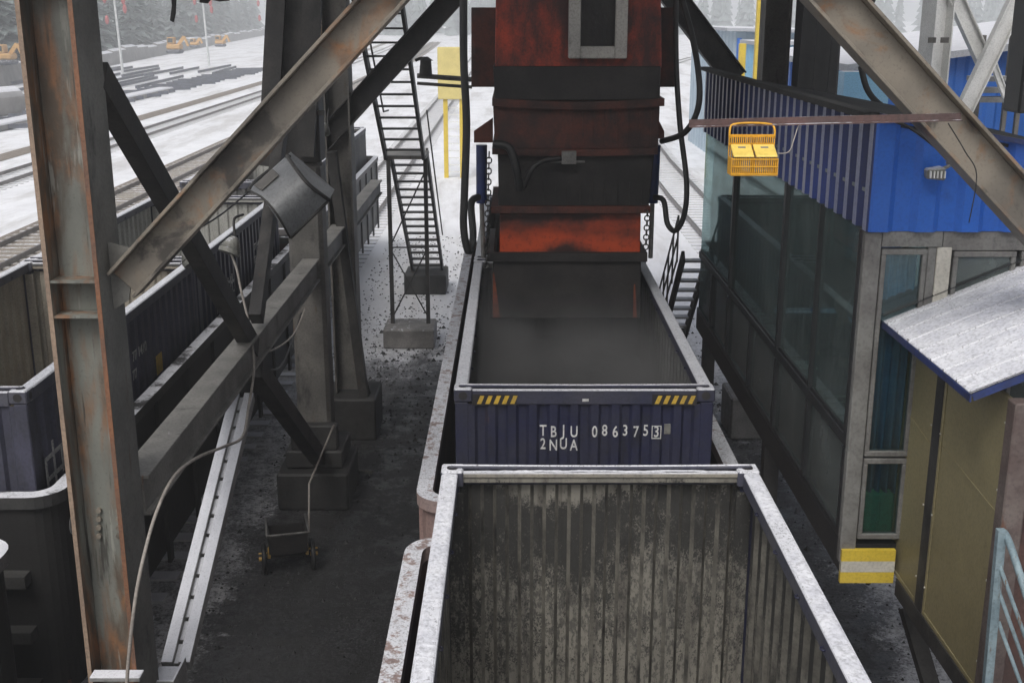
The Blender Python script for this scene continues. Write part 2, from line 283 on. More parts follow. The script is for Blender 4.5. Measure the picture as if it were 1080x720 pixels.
# ------------------------------------------------------------------ mesh helpers
ORG = {}
class MB:
    def __init__(s): s.v = []; s.f = []; s.mi = []; s.sm = []
    def add(s, vs, fs, mi=0, smooth=False):
        o = len(s.v); s.v += [V(q) for q in vs]
        for f in fs: s.f.append([o + i for i in f]); s.mi.append(mi); s.sm.append(smooth)
        return s
    def hexa(s, q, mi=0):   # q: 4 bottom + 4 top corners
        return s.add(q, [(3, 2, 1, 0), (4, 5, 6, 7), (0, 1, 5, 4), (1, 2, 6, 5), (2, 3, 7, 6), (3, 0, 4, 7)], mi)
    def box(s, x0, x1, y0, y1, z0, z1, mi=0):
        return s.hexa([(x0, y0, z0), (x1, y0, z0), (x1, y1, z0), (x0, y1, z0), (x0, y0, z1), (x1, y0, z1), (x1, y1, z1), (x0, y1, z1)], mi)
    def frame(s, p, q, up):
        p, q = V(p), V(q); d = (q - p).normalized(); u = V(up); u = (u - d * u.dot(d))
        if u.length < 1e-4: u = V((0, 1, 0)) - d * d.y
        u.normalize(); return p, q, d, d.cross(u), u
    def bar(s, p, q, w, h, up=(0, 0, 1), mi=0):   # w sideways, h along up
        p, q, d, r, u = s.frame(p, q, up); c = [(-w / 2, -h / 2), (w / 2, -h / 2), (w / 2, h / 2), (-w / 2, h / 2)]
        return s.hexa([p + r * a + u * b for a, b in c] + [q + r * a + u * b for a, b in c], mi)
    def ibeam(s, p, q, w, d, up=(0, 0, 1), tf=.025, tw=.02, mi=0):  # flanges w wide, d apart along up
        p, q, dd, r, u = s.frame(p, q, up)
        for k in (-1, 1): s.bar(p + u * k * (d / 2 - tf / 2), q + u * k * (d / 2 - tf / 2), w, tf, u, mi)
        return s.bar(p, q, tw, d - 2 * tf - .002, u, mi)
    def cyl(s, p, q, r, n=12, r2=None, mi=0, caps=True):
        p, q, d, a, b = s.frame(p, q, (0, 0, 1) if abs((V(q) - V(p)).normalized().z) < .95 else (0, 1, 0)); r2 = r if r2 is None else r2
        A = [p + (a * math.cos(t) + b * math.sin(t)) * r for t in [2 * math.pi * i / n for i in range(n)]]
        B = [q + (a * math.cos(t) + b * math.sin(t)) * r2 for t in [2 * math.pi * i / n for i in range(n)]]
        s.add(A + B, [(i, (i + 1) % n, n + (i + 1) % n, n + i) for i in range(n)], mi, True)
        if caps: s.add(A, [tuple(reversed(range(n)))], mi); s.add(B, [tuple(range(n))], mi)
        return s
    def tube(s, pts, r, n=8, mi=0, sub=6):
        pts = [V(p) for p in pts]
        if len(pts) > 2 and sub > 1:
            out = []
            for i in range(len(pts) - 1):
                p0, p1, p2, p3 = pts[max(i - 1, 0)], pts[i], pts[i + 1], pts[min(i + 2, len(pts) - 1)]
                for k in range(sub):
                    t = k / sub
                    out.append(.5 * ((2 * p1) + (p2 - p0) * t + (2 * p0 - 5 * p1 + 4 * p2 - p3) * t * t + (3 * p1 - p0 - 3 * p2 + p3) * t ** 3))
            pts = out + [pts[-1]]
        a = None; rings = []
        for i, p in enumerate(pts):
            d = (pts[min(i + 1, len(pts) - 1)] - pts[max(i - 1, 0)]).normalized()
            if a is None: a = d.orthogonal().normalized()
            a = (a - d * a.dot(d)).normalized(); b = d.cross(a)
            rings += [p + (a * math.cos(t) + b * math.sin(t)) * r for t in [2 * math.pi * j / n for j in range(n)]]
        fs = [(i * n + j, i * n + (j + 1) % n, (i + 1) * n + (j + 1) % n, (i + 1) * n + j) for i in range(len(pts) - 1) for j in range(n)]
        m = (len(pts) - 1) * n
        fs += [tuple(reversed(range(n))), tuple(range(m, m + n))]
        return s.add(rings, fs, mi, True)
    def slab(s, quad, t, mi=0):   # quad of 4 points thickened along its normal
        q = [V(p) for p in quad]; n = (q[1] - q[0]).cross(q[3] - q[0]).normalized() * t
        return s.hexa(q + [p + n for p in q], mi)
    def prism(s, pts, off, mi=0):
        pts = [V(p) for p in pts]; n = len(pts); off = V(off)
        return s.add(pts + [p + off for p in pts], [tuple(reversed(range(n))), tuple(range(n, 2 * n))] + [(i, (i + 1) % n, n + (i + 1) % n, n + i) for i in range(n)], mi)
    def corr(s, a, b, z0, z1, nrm, depth, pitch, phase=0., thick=.004, mo=0, mi=1, top=None, mr=None, fold=None):
        """corrugated sheet from a to b (x,y), outer side towards nrm; top(t): height at distance t"""
        a = V((a[0], a[1], 0)); b = V((b[0], b[1], 0)); L = (b - a).length; u = (b - a) / L; n = V((nrm[0], nrm[1], 0))
        pr = [(0, 1), (.36, 1), (.5, 0), (.86, 0)]; ks = []
        k = -1
        while k * pitch - phase < L + pitch:
            for t, h in pr:
                ks.append(((k + t) * pitch + phase, h))
            k += 1
        def hat(t):
            for (t0, h0), (t1, h1) in zip(ks, ks[1:]):
                if t0 <= t <= t1: return h0 + (h1 - h0) * (t - t0) / max(t1 - t0, 1e-6)
            return 0
        pts = [(0, hat(0))] + [q for q in ks if 0 < q[0] < L] + [(L, hat(L))]
        for side, m in ((0, mo), (1, mi)):
            vs = []
            for t, h in pts:
                p = a + u * t + n * ((h - 1) * depth - side * thick)
                vs += [p + V((0, 0, z0)), p + V((0, 0, top(t) if top else z1))]
            fs = [(2 * i, 2 * i + 2, 2 * i + 3, 2 * i + 1) for i in range(len(pts) - 1)]
            i0 = len(s.mi)
            s.add(vs, fs if side == 0 else [tuple(reversed(f)) for f in fs], m)
            if mr is not None and side == 0:
                for i in range(len(pts) - 1):
                    if pts[i][1] > .99 and pts[i + 1][1] > .99: s.mi[i0 + i] = mr
            if fold is not None and side == 1:
                for i in range(len(pts) - 1):
                    if abs(pts[i][1] - pts[i + 1][1]) > .5: s.mi[i0 + i] = fold
        return s
    def build(s, name, mats, parent=None, loc=None, bevel=0.0):
        if not isinstance(mats, (list, tuple)): mats = [mats]
        o0 = ORG[parent.name] if parent else V(loc) if loc is not None else V((sum(v.x for v in s.v) / len(s.v), sum(v.y for v in s.v) / len(s.v), min(v.z for v in s.v)))
        me = bpy.data.meshes.new(name); me.from_pydata([v - o0 for v in s.v], [], s.f)
        for m in mats: me.materials.append(M[m] if isinstance(m, str) else m)
        me.polygons.foreach_set('material_index', s.mi); me.polygons.foreach_set('use_smooth', s.sm); me.update()
        o = bpy.data.objects.new(name, me); col.objects.link(o)
        if parent: o.parent = parent
        else: o.location = o0
        ORG[o.name] = o0
        if bevel:
            b = o.modifiers.new('edge', 'BEVEL'); b.width = bevel; b.segments = 1; b.limit_method = 'ANGLE'; b.angle_limit = R(50)
        return o
def tag(o, label, cat, group=None):
    o['label'] = label; o['category'] = cat
    if group: o['group'] = group
    return o
def thing(name, label, cat, loc, group=None):
    o = bpy.data.objects.new(name, None); col.objects.link(o); o.location = loc; o.empty_display_size = .2
    ORG[o.name] = V(loc); return tag(o, label, cat, group)
def kind(o, k): o['kind'] = k; return o
def copy_tree(o, parent=None):
    c = o.copy(); col.objects.link(c)
    if parent: c.parent = parent
    for ch in list(o.children): copy_tree(ch, c)
    return c
def dup(o, loc, label=None, rz=None, scale=None):
    c = copy_tree(o); c.location = loc
    if label: c['label'] = label
    if rz is not None: c.rotation_euler.z = rz
    if scale: c.scale = (scale,) * 3
    return c
def text(name, body, size, loc, rot, mat, parent=None, ext=.002, align='CENTER', sx=1.0):
    cu = bpy.data.curves.new('t', 'FONT'); cu.body = body; cu.size = size; cu.extrude = ext; cu.offset = size * .010 if ord(body[0]) < 256 else 0; cu.align_x = align; cu.align_y = 'CENTER'
    t = bpy.data.objects.new('t', cu); col.objects.link(t)
    me = bpy.data.meshes.new_from_object(t.evaluated_get(bpy.context.evaluated_depsgraph_get()))
    bpy.data.objects.remove(t); bpy.data.curves.remove(cu)
    mat4 = Matrix.LocRotScale(V(loc), Matrix.Identity(3).to_euler(), V((1, 1, 1))) @ rot.to_4x4() @ Matrix.Diagonal((sx, 1, 1, 1))
    me.transform(mat4); return me
FACE_CAM = Matrix(((1, 0, 0), (0, 0, -1), (0, 1, 0)))      # text upright, read from -y
FACE_PX = Matrix(((0, 0, 1), (1, 0, 0), (0, 1, 0)))        # text upright, read from +x
def letters(name, mes, mat, parent):
    for me in mes:
        mb = MB().add([v.co for v in me.vertices], [tuple(p.vertices) for p in me.polygons]); bpy.data.meshes.remove(me)
        mb.build(name, mat, parent)

# ------------------------------------------------------------------ setting: ground, ballast, tracks
g = MB()
xs = [-700, -120, -60, -30, -15, -8, 0, 8, 15, 30, 60, 120, 700]; ys = [-60, -10, 0, 10, 20, 30, 45, 70, 120, 200, 400, 1200]
g.add([(x, y, 0) for y in ys for x in xs], [(j * 13 + i, j * 13 + i + 1, (j + 1) * 13 + i + 1, (j + 1) * 13 + i) for j in range(11) for i in range(12)])
kind(g.build('ground', 'ground', loc=(0, 0, 0)), 'structure')

def bend(y, amp, y0=45): return amp * max(0, y - y0) ** 2 / 1000.0
def track(cx, y0, y1, amp, label, seg=12.0, top=.03):
    t = thing('railway_track', label, 'railway track', (cx, y0, 0), 'railway tracks through the snow')
    n = max(1, int((y1 - y0) / seg)); Y = [y0 + (y1 - y0) * i / n for i in range(n + 1)]
    for sd in (-.7175, .7175):
        mb = MB()
        for a, b in zip(Y, Y[1:]):
            mb.bar((cx + sd + bend(a, amp), a, .15), (cx + sd + bend(b, amp), b, .15), .07, .16)
        mb.build('rail', 'rail', t)
    if True:
        mb = MB(); y = y0
        while y < min(y1, 140):
            x = cx + bend(y, amp); mb.box(x - 1.25, x + 1.25, y, y + .24, -.05, top); y += .62
        kind(mb.build('sleepers', 'sleeper' if top > .05 else 'sleepersnow', t), 'stuff')
    return t
def strip(name, cx0, cx1, y0, y1, amp, z, mat, seg=14):
    mb = MB(); n = int((y1 - y0) / seg); Y = [y0 + (y1 - y0) * i / n for i in range(n + 1)]
    vs = []
    for y in Y: vs += [(cx0 + bend(y, amp), y, z), (cx1 + bend(y, amp), y, z)]
    mb.add(vs, [(2 * i, 2 * i + 1, 2 * i + 3, 2 * i + 2) for i in range(n)])
    return kind(mb.build(name, mat, loc=(cx0, y0, 0)), 'structure')
track(.68, -6, 320, .0, 'straight track under the wagons being loaded by the red chute')
track(-5.8, -6, 320, -.02, 'track carrying the left row of container wagons')
track(-16.0, 4, 330, -.06, 'brown-ballasted track just left of the container wagons', top=.08)
track(-23.4, 4, 330, -.08, 'snowed-in track next to the brown-ballasted track')
track(7.2, 24, 330, .9, 'track curving away to the right behind the chute')
strip('ballast', -17.6, -14.4, 4, 330, -.06, .02, 'ballast')
strip('ballast', -28.0, -26.6, 4, 330, -.08, .02, 'ballast')
tag(MB().box(-34.8, -33.3, 40, 118, 0, .5).build('trackside_kerb', 'bank', bevel=.1), 'long low snow-covered kerb beside the stored rails', 'kerb')

# ------------------------------------------------------------------ containers
def container(x0, x1, y0, y1, zt, label, outer, inner, railm, zf=1.15, phase=None, marks=None, group='open-top containers riding in the wagons'):
    t = thing('open_top_container', label, 'container', ((x0 + x1) / 2, (y0 + y1) / 2, zf), group)
    rw, rh = .125, .13; zb = zf + .16; fold_m = 'liningfold' if inner == 'lining' else inner; lip_m = 'liningsnow' if inner == 'lining' else 'lipdust'
    for x, y in ((x0, y0), (x1, y0), (x0, y1), (x1, y1)):
        sx = 1 if x == x0 else -1; sy = 1 if y == y0 else -1
        MB().box(*sorted((x + sx * .004, x + sx * .13)), *sorted((y + sy * .004, y + sy * .13)), zf + .118, zt - .122).build('corner_post', outer, t, bevel=.01)
        MB().box(*sorted((x + sx * .05, x + sx * .165)), *sorted((y + sy * .131, y + sy * .15)), zf + .17, zt - .17).box(*sorted((x + sx * .131, x + sx * .15)), *sorted((y + sy * .05, y + sy * .13)), zf + .17, zt - .17).build('corner_lining', inner, t)
        c = MB().box(*sorted((x - sx * .006, x + sx * .165)), *sorted((y - sy * .006, y + sy * .17)), zt - .118, zt + .012)
        cc = c.build('corner_casting', railm, t, bevel=.012)
        h = MB()
        h.cyl((x + sx * .08, y + sy * .085, zt + .008), (x + sx * .08, y + sy * .085, zt + .0145), .045, 12)
        h.cyl((x + sx * .08, y - sy * .004, zt - .055), (x + sx * .08, y - sy * .0085, zt - .055), .042, 12)
        h.cyl((x - sx * .004, y + sy * .085, zt - .055), (x - sx * .0085, y + sy * .085, zt - .055), .034, 12)
        h.build('dark_hole_disc', 'black', cc)  # raised black discs stand in for the shade inside the holes
    for x in (x0, x1):
        sx = 1 if x == x0 else -1
        MB().box(*sorted((x, x + sx * rw)), y0 + .172, y1 - .172, zt - rh, zt).build('top_rail', railm, t, bevel=.012)
        y = y0 + .35; hk = None
        while y < y1 - .2:
            if hk is None:
                hk = MB().tube([(x + sx * rw, y - .02, zt - .08), (x + sx * (rw + .018), y - .015, zt - .084), (x + sx * (rw + .018), y + .015, zt - .084), (x + sx * rw, y + .02, zt - .08)], .006, 6, sub=2).build('lashing_ring', outer, t); yk = y
            else:
                r_ = hk.copy(); col.objects.link(r_); r_.location = (0, y - yk, 0)
            y += .62
    for y in (y0, y1):
        sy = 1 if y == y0 else -1
        mb = MB().box(x0 + .167, x1 - .167, *sorted((y, y + sy * .05)), zt - .145, zt)
        mb.build('header', railm, t, bevel=.008)
        MB().box(x0 + .13, x1 - .13, *sorted((y + sy * .052, y + sy * .10)), zt - .09, zt - .055).build('header_channel', outer, t)
        MB().box(x0 + .131, x1 - .131, *sorted((y + sy * .102, y + sy * .15)), zt - .048, zt - .004).build('inner_lip', lip_m, t, bevel=.008)
        MB().box(x0 + .131, x1 - .131, *sorted((y + sy * .102, y + sy * .135)), zt - .09, zt - .05).build('lip_plate', inner, t)
        MB().tube([(x0 + .05, y + sy * .077, zt + .018), ((x0 + x1) / 2, y + sy * .08, zt + .012), (x1 - .05, y + sy * .077, zt + .018)], .02, 8).build('tarpaulin_bar', railm, t)
    e = .125; ph = 0 if phase is None else phase
    MB().corr((x0 + e, y0 + .01), (x1 - e, y0 + .01), zb, zt - .142, (0, -1), .036, .195, ph, fold=2).build('end_wall', [outer, inner, fold_m], t)
    MB().corr((x0 + e, y1 - .01), (x1 - e, y1 - .01), zb, zt - .142, (0, 1), .036, .195, fold=2).build('end_wall', [outer, inner, fold_m], t)
    MB().corr((x0 + .012, y0 + e), (x0 + .012, y1 - e), zb, zt - .128, (-1, 0), .036, .26, fold=2).build('side_wall', [outer, inner, fold_m], t)
    MB().corr((x1 - .012, y0 + e), (x1 - .012, y1 - e), zb, zt - .128, (1, 0), .036, .26, fold=2).build('side_wall', [outer, inner, fold_m], t)
    MB().box(x0 + .02, x1 - .02, y0 + .02, y1 - .02, zf, zb).build('floor', inner, t)
    if marks: marks(t)
    return t
ZT = CZ - 3.39
CX0, CX1 = -.54, 1.90
def marks_front(t):
    y_r, y_g = 10.47 + .01 - .004, 10.47 + .046 - .004
    zl = CZ - 3.81; mes = []
    row1 = [(0, 'T'), (1, 'B'), (2, 'J'), (3, 'U'), (5, '0'), (6, '8'), (7, '6'), (8, '3'), (9, '7'), (10, '5'), (11, '3')]
    for k, ch in row1: mes.append(text('l', ch, .155, (.295 + k * .0975, y_r if k % 2 else y_g, zl), FACE_CAM, None, sx=.70))
    for k, ch in enumerate('2NUA'): mes.append(text('l', ch, .155, (.295 + k * .0975, y_r if k % 2 else y_g, zl - .135), FACE_CAM, None, sx=.70))
    letters('lettering', mes, 'white', t)
    b = MB(); cx = .295 + 11 * .0975
    for a0, a1, b0, b1 in ((-.045, -.038, -.066, .066), (.038, .045, -.066, .066), (-.0378, .0378, .058, .065), (-.0378, .0378, -.065, -.058)):
        b.box(cx + a0, cx + a1, y_r - .003, y_r, zl + b0, zl + b1)
    b.build('check_digit_box', 'white', t)
    MB().box(.295 + 12.1 * .0975 - .03, .295 + 12.1 * .0975 + .03, y_g - .003, y_g, zl - .03, zl + .07).build('sticker', 'lampgrey', t)
    MB().box(.66, .72, 10.462, 10.4695, ZT - .11, ZT - .085).build('latch_plate', 'white', t)
    for xa in (-.33, 1.34):
        h = MB()
        for k in range(5):
            x = xa + k * .078; h.prism([(x, 10.4665, ZT - .135), (x + .04, 10.4665, ZT - .135), (x + .072, 10.4665, ZT - .055), (x + .032, 10.4665, ZT - .055)], (0, .003, 0))
        h.build('hazard_stripes', 'hazard', t)
    MB().box(CX0 + .168, CX0 + .165 + .42, 10.4672, 10.4695, ZT - .15, ZT - .04).build('stripe_backing', 'black', t)
    MB().box(CX1 - .165 - .42, CX1 - .168, 10.4672, 10.4695, ZT - .15, ZT - .04).build('stripe_backing', 'black', t)
# ridge centre must fall on .392 : ridge is t in (0,.36) of pitch -> centre .18*.195
wx = CX0 + .125; ph = ((.392 - .18 * .195 - wx) % .195)
c1_ = container(CX0, CX1, 2.51, 8.57, ZT, 'empty open-top container nearest the camera, pale ribbed inside smeared with coal', 'navy', 'lining', 'navysnow')
c2 = container(CX0, CX1, 10.47, 16.53, ZT, 'navy container under the red chute with white code TBJU 086375 3', 'navy', 'lininggrey', 'navydust', phase=ph, marks=marks_front)
container(CX0, CX1, 16.58, 22.64, ZT, 'container mostly hidden behind the red chute at the far end of its wagon', 'navy', 'lininggrey', 'navydust')
# coal heap in the container being filled
cm = MB(); nx, ny = 16, 34
def coalz(x, y): return 2.72 + .35 * math.exp(-((x - .7) ** 2 / .9 + (y - 15) ** 2 / 3.5)) + random.uniform(-.03, .03)
cm.add([(-.40 + 2.16 * i / nx, 10.62 + 5.76 * j / ny, coalz(-.40 + 2.16 * i / nx, 10.62 + 5.76 * j / ny)) for j in range(ny + 1) for i in range(nx + 1)],
       [(j * (nx + 1) + i, j * (nx + 1) + i + 1, (j + 1) * (nx + 1) + i + 1, (j + 1) * (nx + 1) + i) for j in range(ny) for i in range(nx)], 0, True)
cm.box(-.38, 1.74, 10.64, 16.36, 1.33, 2.6)
o = cm.build('coal_load', 'coal'); tag(o, 'black coal heaped inside the container beneath the chute', 'coal')
# left row of containers
LX0, LX1 = -6.97, -4.53
def side_marks(ya, yb, both=True):
    def f(t):
        xo = LX1 - .008
        mes = [text('l', '铁', .62, (xo, ya + .9, 3.02), FACE_PX, None, sx=.9), text('l', '中', .62, (xo, ya + .15, 3.02), FACE_PX, None, sx=.9)]
        letters('characters', mes, 'letterdim', t)
        letters('lettering', [text('l', '77 1410', .17, (xo, ya + 3.0, 3.44), FACE_PX, None), text('l', '77', .17, (xo, ya + 2.75, 3.22), FACE_PX, None)], 'letterdim', t)
        MB().box(xo, xo + .004, ya + 3.6, ya + 3.85, 2.95, 3.2).build('warning_sticker', 'hazard', t)
    return f
container(LX0, LX1, 10.4, 16.46, ZT, 'dark container with brown interior beside the big rusty column', 'navyblack', 'liningbrown', 'navysnow', marks=side_marks(10.75, 0))
container(LX0, LX1, 16.51, 22.57, ZT, 'navy container with pale interior, second in the left row', 'navy', 'liningpale', 'navysnow', marks=side_marks(17.6, 0))
container(LX0, LX1, 24.6, 30.66, ZT, 'container third in the left row, seen behind the hanging floodlight', 'gondgrey', 'liningpale', 'navysnow')
container(LX0, LX1, 30.71, 36.77, ZT, 'last container at the far end of the left row', 'gondgrey', 'lininggrey', 'navysnow')

def snow_layer(name, parent, n, m, fn, hmax, cover, seed):
    """thin uneven snow: a grid whose thickness dips below the carrying surface where it is bare"""
    from mathutils import noise as mn
    mb = MB(); vs = []
    for j in range(m + 1):
        for i in range(n + 1):
            p, up = fn(i / n, j / m); q = p * 1.0 + V((seed, seed, 0))
            h = mn.noise(q * 3.1) * .55 + mn.noise(q * 9.0) * .35 + mn.noise(q * 27.0) * .22
            e = min(i, n - i) / n * 6; e = min(1, e)
            vs.append(p + up * (max(-.4, min(.8, (h + cover) * e - (1 - e) * .3)) * hmax))
    mb.add(vs, [(j * (n + 1) + i, j * (n + 1) + i + 1, (j + 1) * (n + 1) + i + 1, (j + 1) * (n + 1) + i) for j in range(m) for i in range(n)], 0, True)
    return mb.build(name, 'snowlayer', parent)
SNOWJOBS = []
M['snowlayer'] = surf('frosty_snow', (.72, .73, .77), (.60, .61, .66), 5, rough=.8, dirt_amt=.0, fine=.35, bump=.5, snow=.0)
# ------------------------------------------------------------------ gondola wagons
def rrect(x0, x1, y0, y1, r, n=6):
    pts = []
    for cx, cy, a0 in ((x1 - r, y0 + r, -90), (x1 - r, y1 - r, 0), (x0 + r, y1 - r, 90), (x0 + r, y0 + r, 180)):
        for i in range(n + 1):
            a = R(a0 + 90 * i / n); pts.append((cx + r * math.cos(a), cy + r * math.sin(a)))
    return pts
def ring(mb, outer, inner, z0, z1, mo=0, mi=0, mt=0):
    n = len(outer); vs = [(x, y, z0) for x, y in outer] + [(x, y, z1) for x, y in outer] + [(x, y, z0) for x, y in inner] + [(x, y, z1) for x, y in inner]
    for i in range(n):
        j = (i + 1) % n
        mb.add([vs[i], vs[j], vs[n + j], vs[n + i]], [(0, 1, 2, 3)], mo)
        mb.add([vs[2 * n + j], vs[2 * n + i], vs[3 * n + i], vs[3 * n + j]], [(0, 1, 2, 3)], mi)
        mb.add([vs[n + i], vs[n + j], vs[3 * n + j], vs[3 * n + i]], [(0, 1, 2, 3)], mt)
        mb.add([vs[j], vs[i], vs[2 * n + i], vs[2 * n + j]], [(0, 1, 2, 3)], mo)
for xa_ in (CX0, CX1 - .125):
    snow_layer('snow_layer', c1_, 14, 520, lambda u, v, xa_=xa_: (V((xa_ + .004 + .117 * u, 4.4 + 3.99 * v, ZT + .001)), V((0, 0, 1))), .014, .12, xa_)
snow_layer('snow_layer', c1_, 260, 8, lambda u, v: (V((CX0 + .135 + 2.17 * u, 8.57 - .15 + .046 * v, ZT - .003)), V((0, 0, 1))), .012, .2, 3.3)
ZR = CZ - 4.32
def gondola(x0, x1, y0, y1, label, body='gond', inner='gondin', rim='gondrim', marks=None):
    cx = (x0 + x1) / 2
    t = thing('gondola_wagon', label, 'wagon', (cx, (y0 + y1) / 2, 0), 'open wagons carrying the containers')
    mb = MB(); ring(mb, rrect(x0 + .05, x1 - .05, y0 + .05, y1 - .05, .28), rrect(x0 + .11, x1 - .11, y0 + .11, y1 - .11, .22), 1.0, ZR - .12, 0, 1, 0)
    mb.build('side_wall', [body, inner], t)
    mb = MB(); ring(mb, rrect(x0, x1, y0, y1, .3), rrect(x0 + .15, x1 - .15, y0 + .15, y1 - .15, .17), ZR - .118, ZR)
    mb.build('top_rim', rim, t, bevel=.015)
    MB().box(x0 + .12, x1 - .12, y0 + .12, y1 - .12, .95, 1.1).build('floor', inner, t)
    n = 10
    for k in range(n):
        y = y0 + .55 + (y1 - y0 - 1.1) * k / (n - 1)
        for x in (x0, x1):
            sx = 1 if x == x0 else -1
            MB().box(*sorted((x + sx * .002, x + sx * .048)), y - .07, y + .07, .85, ZR - .13).build('side_post', body, t)
    for y in (y0, y1):
        sy = 1 if y == y0 else -1
        for z in (1.05, 1.62, 2.2):
            MB().box(x0 + .35, x1 - .35, *sorted((y - sy * .10, y + sy * .047)), z, z + .12).build('end_rib', 'gondend' if body == 'gond' else body, t)
        for x in (cx - .55, cx + .55):
            MB().box(x - .06, x + .06, *sorted((y - sy * .06, y + sy * .0475)), 1.2, ZR - .13).build('end_post', 'gondend' if body == 'gond' else body, t)
        MB().cyl((cx, y - sy * .37, .88), (cx, y + sy * .1, .88), .09, 10).build('coupler', 'dark', t)
        MB().box(cx - .13, cx + .13, *sorted((y - sy * .37, y - sy * .18)), .76, 1.0).build('coupler_head', 'dark', t, bevel=.03)
    MB().box(cx - .35, cx + .35, y0 + .2, y1 - .2, .62, .948).build('underframe', 'dark', t)
    for yc in (y0 + 2.1, y1 - 2.1):
        bg = MB().box(cx - .98, cx - .8, yc - 1.15, yc + 1.15, .42, .72).box(cx + .8, cx + .98, yc - 1.15, yc + 1.15, .42, .72).box(cx - .79, cx + .79, yc - .25, yc + .25, .45, .615).build('bogie', 'dark', t, bevel=.04)
        for dy in (-.87, .87):
            w = MB()
            for s_ in (-.7175, .7175): w.cyl((cx + s_ - .065, yc + dy, .65), (cx + s_ + .065, yc + dy, .65), .42, 20)
            w.cyl((cx - .65, yc + dy, .65), (cx + .65, yc + dy, .65), .08, 10)
            w.build('wheelset', 'dark', bg)
    if marks: marks(t, x0, x1, y0, y1)
    return t
gondola(-.9, 2.26, -4.2, 9.27, 'nearest wagon, its pale rim rounding off beside the empty container', rim='gondrim')
gondola(-.9, 2.26, 10.0, 22.95, 'pink-rimmed wagon holding the navy container under the chute', body='pinkend', rim='gondrim')
def gmarks(t, x0, x1, y0, y1):
    xo = x1 + .004
    mes = [text('l', 'C', .3, (xo - .052, y0 + .42, 2.62), FACE_PX, None), text('l', '7', .3, (xo - .052, y0 + .62, 2.62), FACE_PX, None), text('l', '0', .3, (xo - .052, y0 + .82, 2.62), FACE_PX, None),
           text('l', '1', .34, (xo - .052, y0 + .45, 2.05), FACE_PX, None), text('l', '5', .34, (xo - .052, y0 + .66, 2.05), FACE_PX, None), text('l', '6', .2, (xo - .052, y0 + .6, 1.5), FACE_PX, None)]
    letters('lettering', mes, 'letterdim', t)
LG0, LG1 = -7.38, -4.22
gondola(LG0, LG1, -4.2, 9.25, 'black wagon with a bright snowy corner at the lower left edge', rim='gondrimsnow')
gondola(LG0, LG1, 10.1, 23.4, 'black wagon behind the big rusty column with dim white lettering', rim='rimdark', marks=gmarks)
gondola(LG0, LG1, 24.2, 37.5, 'farthest wagon of the left row, dark grey and ribbed', body='gondgrey', rim='gondrimsnow')

# ------------------------------------------------------------------ loading chute
CC = .68
ch = thing('loading_chute', 'coal-blackened red telescopic loading chute hanging over the navy container', 'chute', (CC, 15.2, 3.2))
def zat(py, y): return P(540, py, y=y).z
def xat(px, py, y): return P(px, py, y=y).x
def segment(name, py0, py1, l0, r0, l1, r1, yf, mat, depth=1.7, t=.03, bev=.01):
    z0, z1 = zat(py0, yf), zat(py1, yf)
    a, b = xat(l0, py0, yf), xat(r0, py0, yf); c, d = xat(l1, py1, yf), xat(r1, py1, yf)
    mb = MB(); yb = yf + depth
    mb.hexa([(c, yf, z1), (d, yf, z1), (d, yf + t, z1), (c, yf + t, z1), (a, yf, z0), (b, yf, z0), (b, yf + t, z0), (a, yf + t, z0)])
    mb.hexa([(c, yb - t, z1), (d, yb - t, z1), (d, yb, z1), (c, yb, z1), (a, yb - t, z0), (b, yb - t, z0), (b, yb, z0), (a, yb, z0)])
    for (u0, u1) in ((a, c), (b - t, d - t)):
        mb.hexa([(u1, yf + t + .002, z1), (u1 + t, yf + t + .002, z1), (u1 + t, yb - t - .002, z1), (u1, yb - t - .002, z1), (u0, yf + t + .002, z0), (u0 + t, yf + t + .002, z0), (u0 + t, yb - t - .002, z0), (u0, yb - t - .002, z0)])
    return mb.build(name, mat, ch, bevel=bev)
def lip(py0, py1, l, r, yf, mat, depth=1.75, sag=0.0):
    z1, z0 = zat(py0, yf), zat(py1, yf); a, b = xat(l, py0, yf), xat(r, py0, yf); mb = MB(); n = 10
    for i in range(n):
        x0, x1 = a + (b - a) * i / n, a + (b - a) * (i + 1) / n
        s0, s1 = sag * math.sin(math.pi * i / n), sag * math.sin(math.pi * (i + 1) / n)
        mb.hexa([(x0, yf, z0 - s0), (x1, yf, z0 - s1), (x1, yf + .09, z0 - s1), (x0, yf + .09, z0 - s0), (x0, yf, z1 - s0), (x1, yf, z1 - s1), (x1, yf + .09, z1 - s1), (x0, yf + .09, z1 - s0)])
    mb.box(a, a + .08, yf + .092, yf + depth, z0, z1).box(b - .08, b, yf + .092, yf + depth, z0, z1)
    for i in range(14):
        x = a + (b - a) * (i + .5) / 14; zc = (z0 + z1) / 2 - sag * math.sin(math.pi * (i + .5) / 14); mb.cyl((x, yf + .002, zc), (x, yf - .018, zc), .018, 6)
    return mb.build('collar', mat, ch)
YF = 14.4
segment('chute_section', -190, 72, 525, 695, 522, 698, YF, 'red')
segment('skirt', 70, 106, 520, 697, 522, 696, YF - .05, 'black')
lip(104, 112, 519, 701, YF - .12, 'redbrown', sag=.04)
segment('chute_section', 112, 157, 520, 696, 522, 694, YF - .02, 'redbrown')
lip(156, 163, 519, 694, YF - .1, 'redbrown', sag=.02)
segment('chute_section', 163, 219, 525, 690, 526, 684, YF, 'black')
lip(218, 225, 518, 686, YF - .1, 'redbrown')
segment('chute_section', 225, 270, 527, 676, 527, 675, YF + .02, 'redbright')
lip(267, 276, 514, 683, YF - .08, 'black')
segment('skirt', 276, 336, 520, 676, 518, 676, YF - .02, 'black')
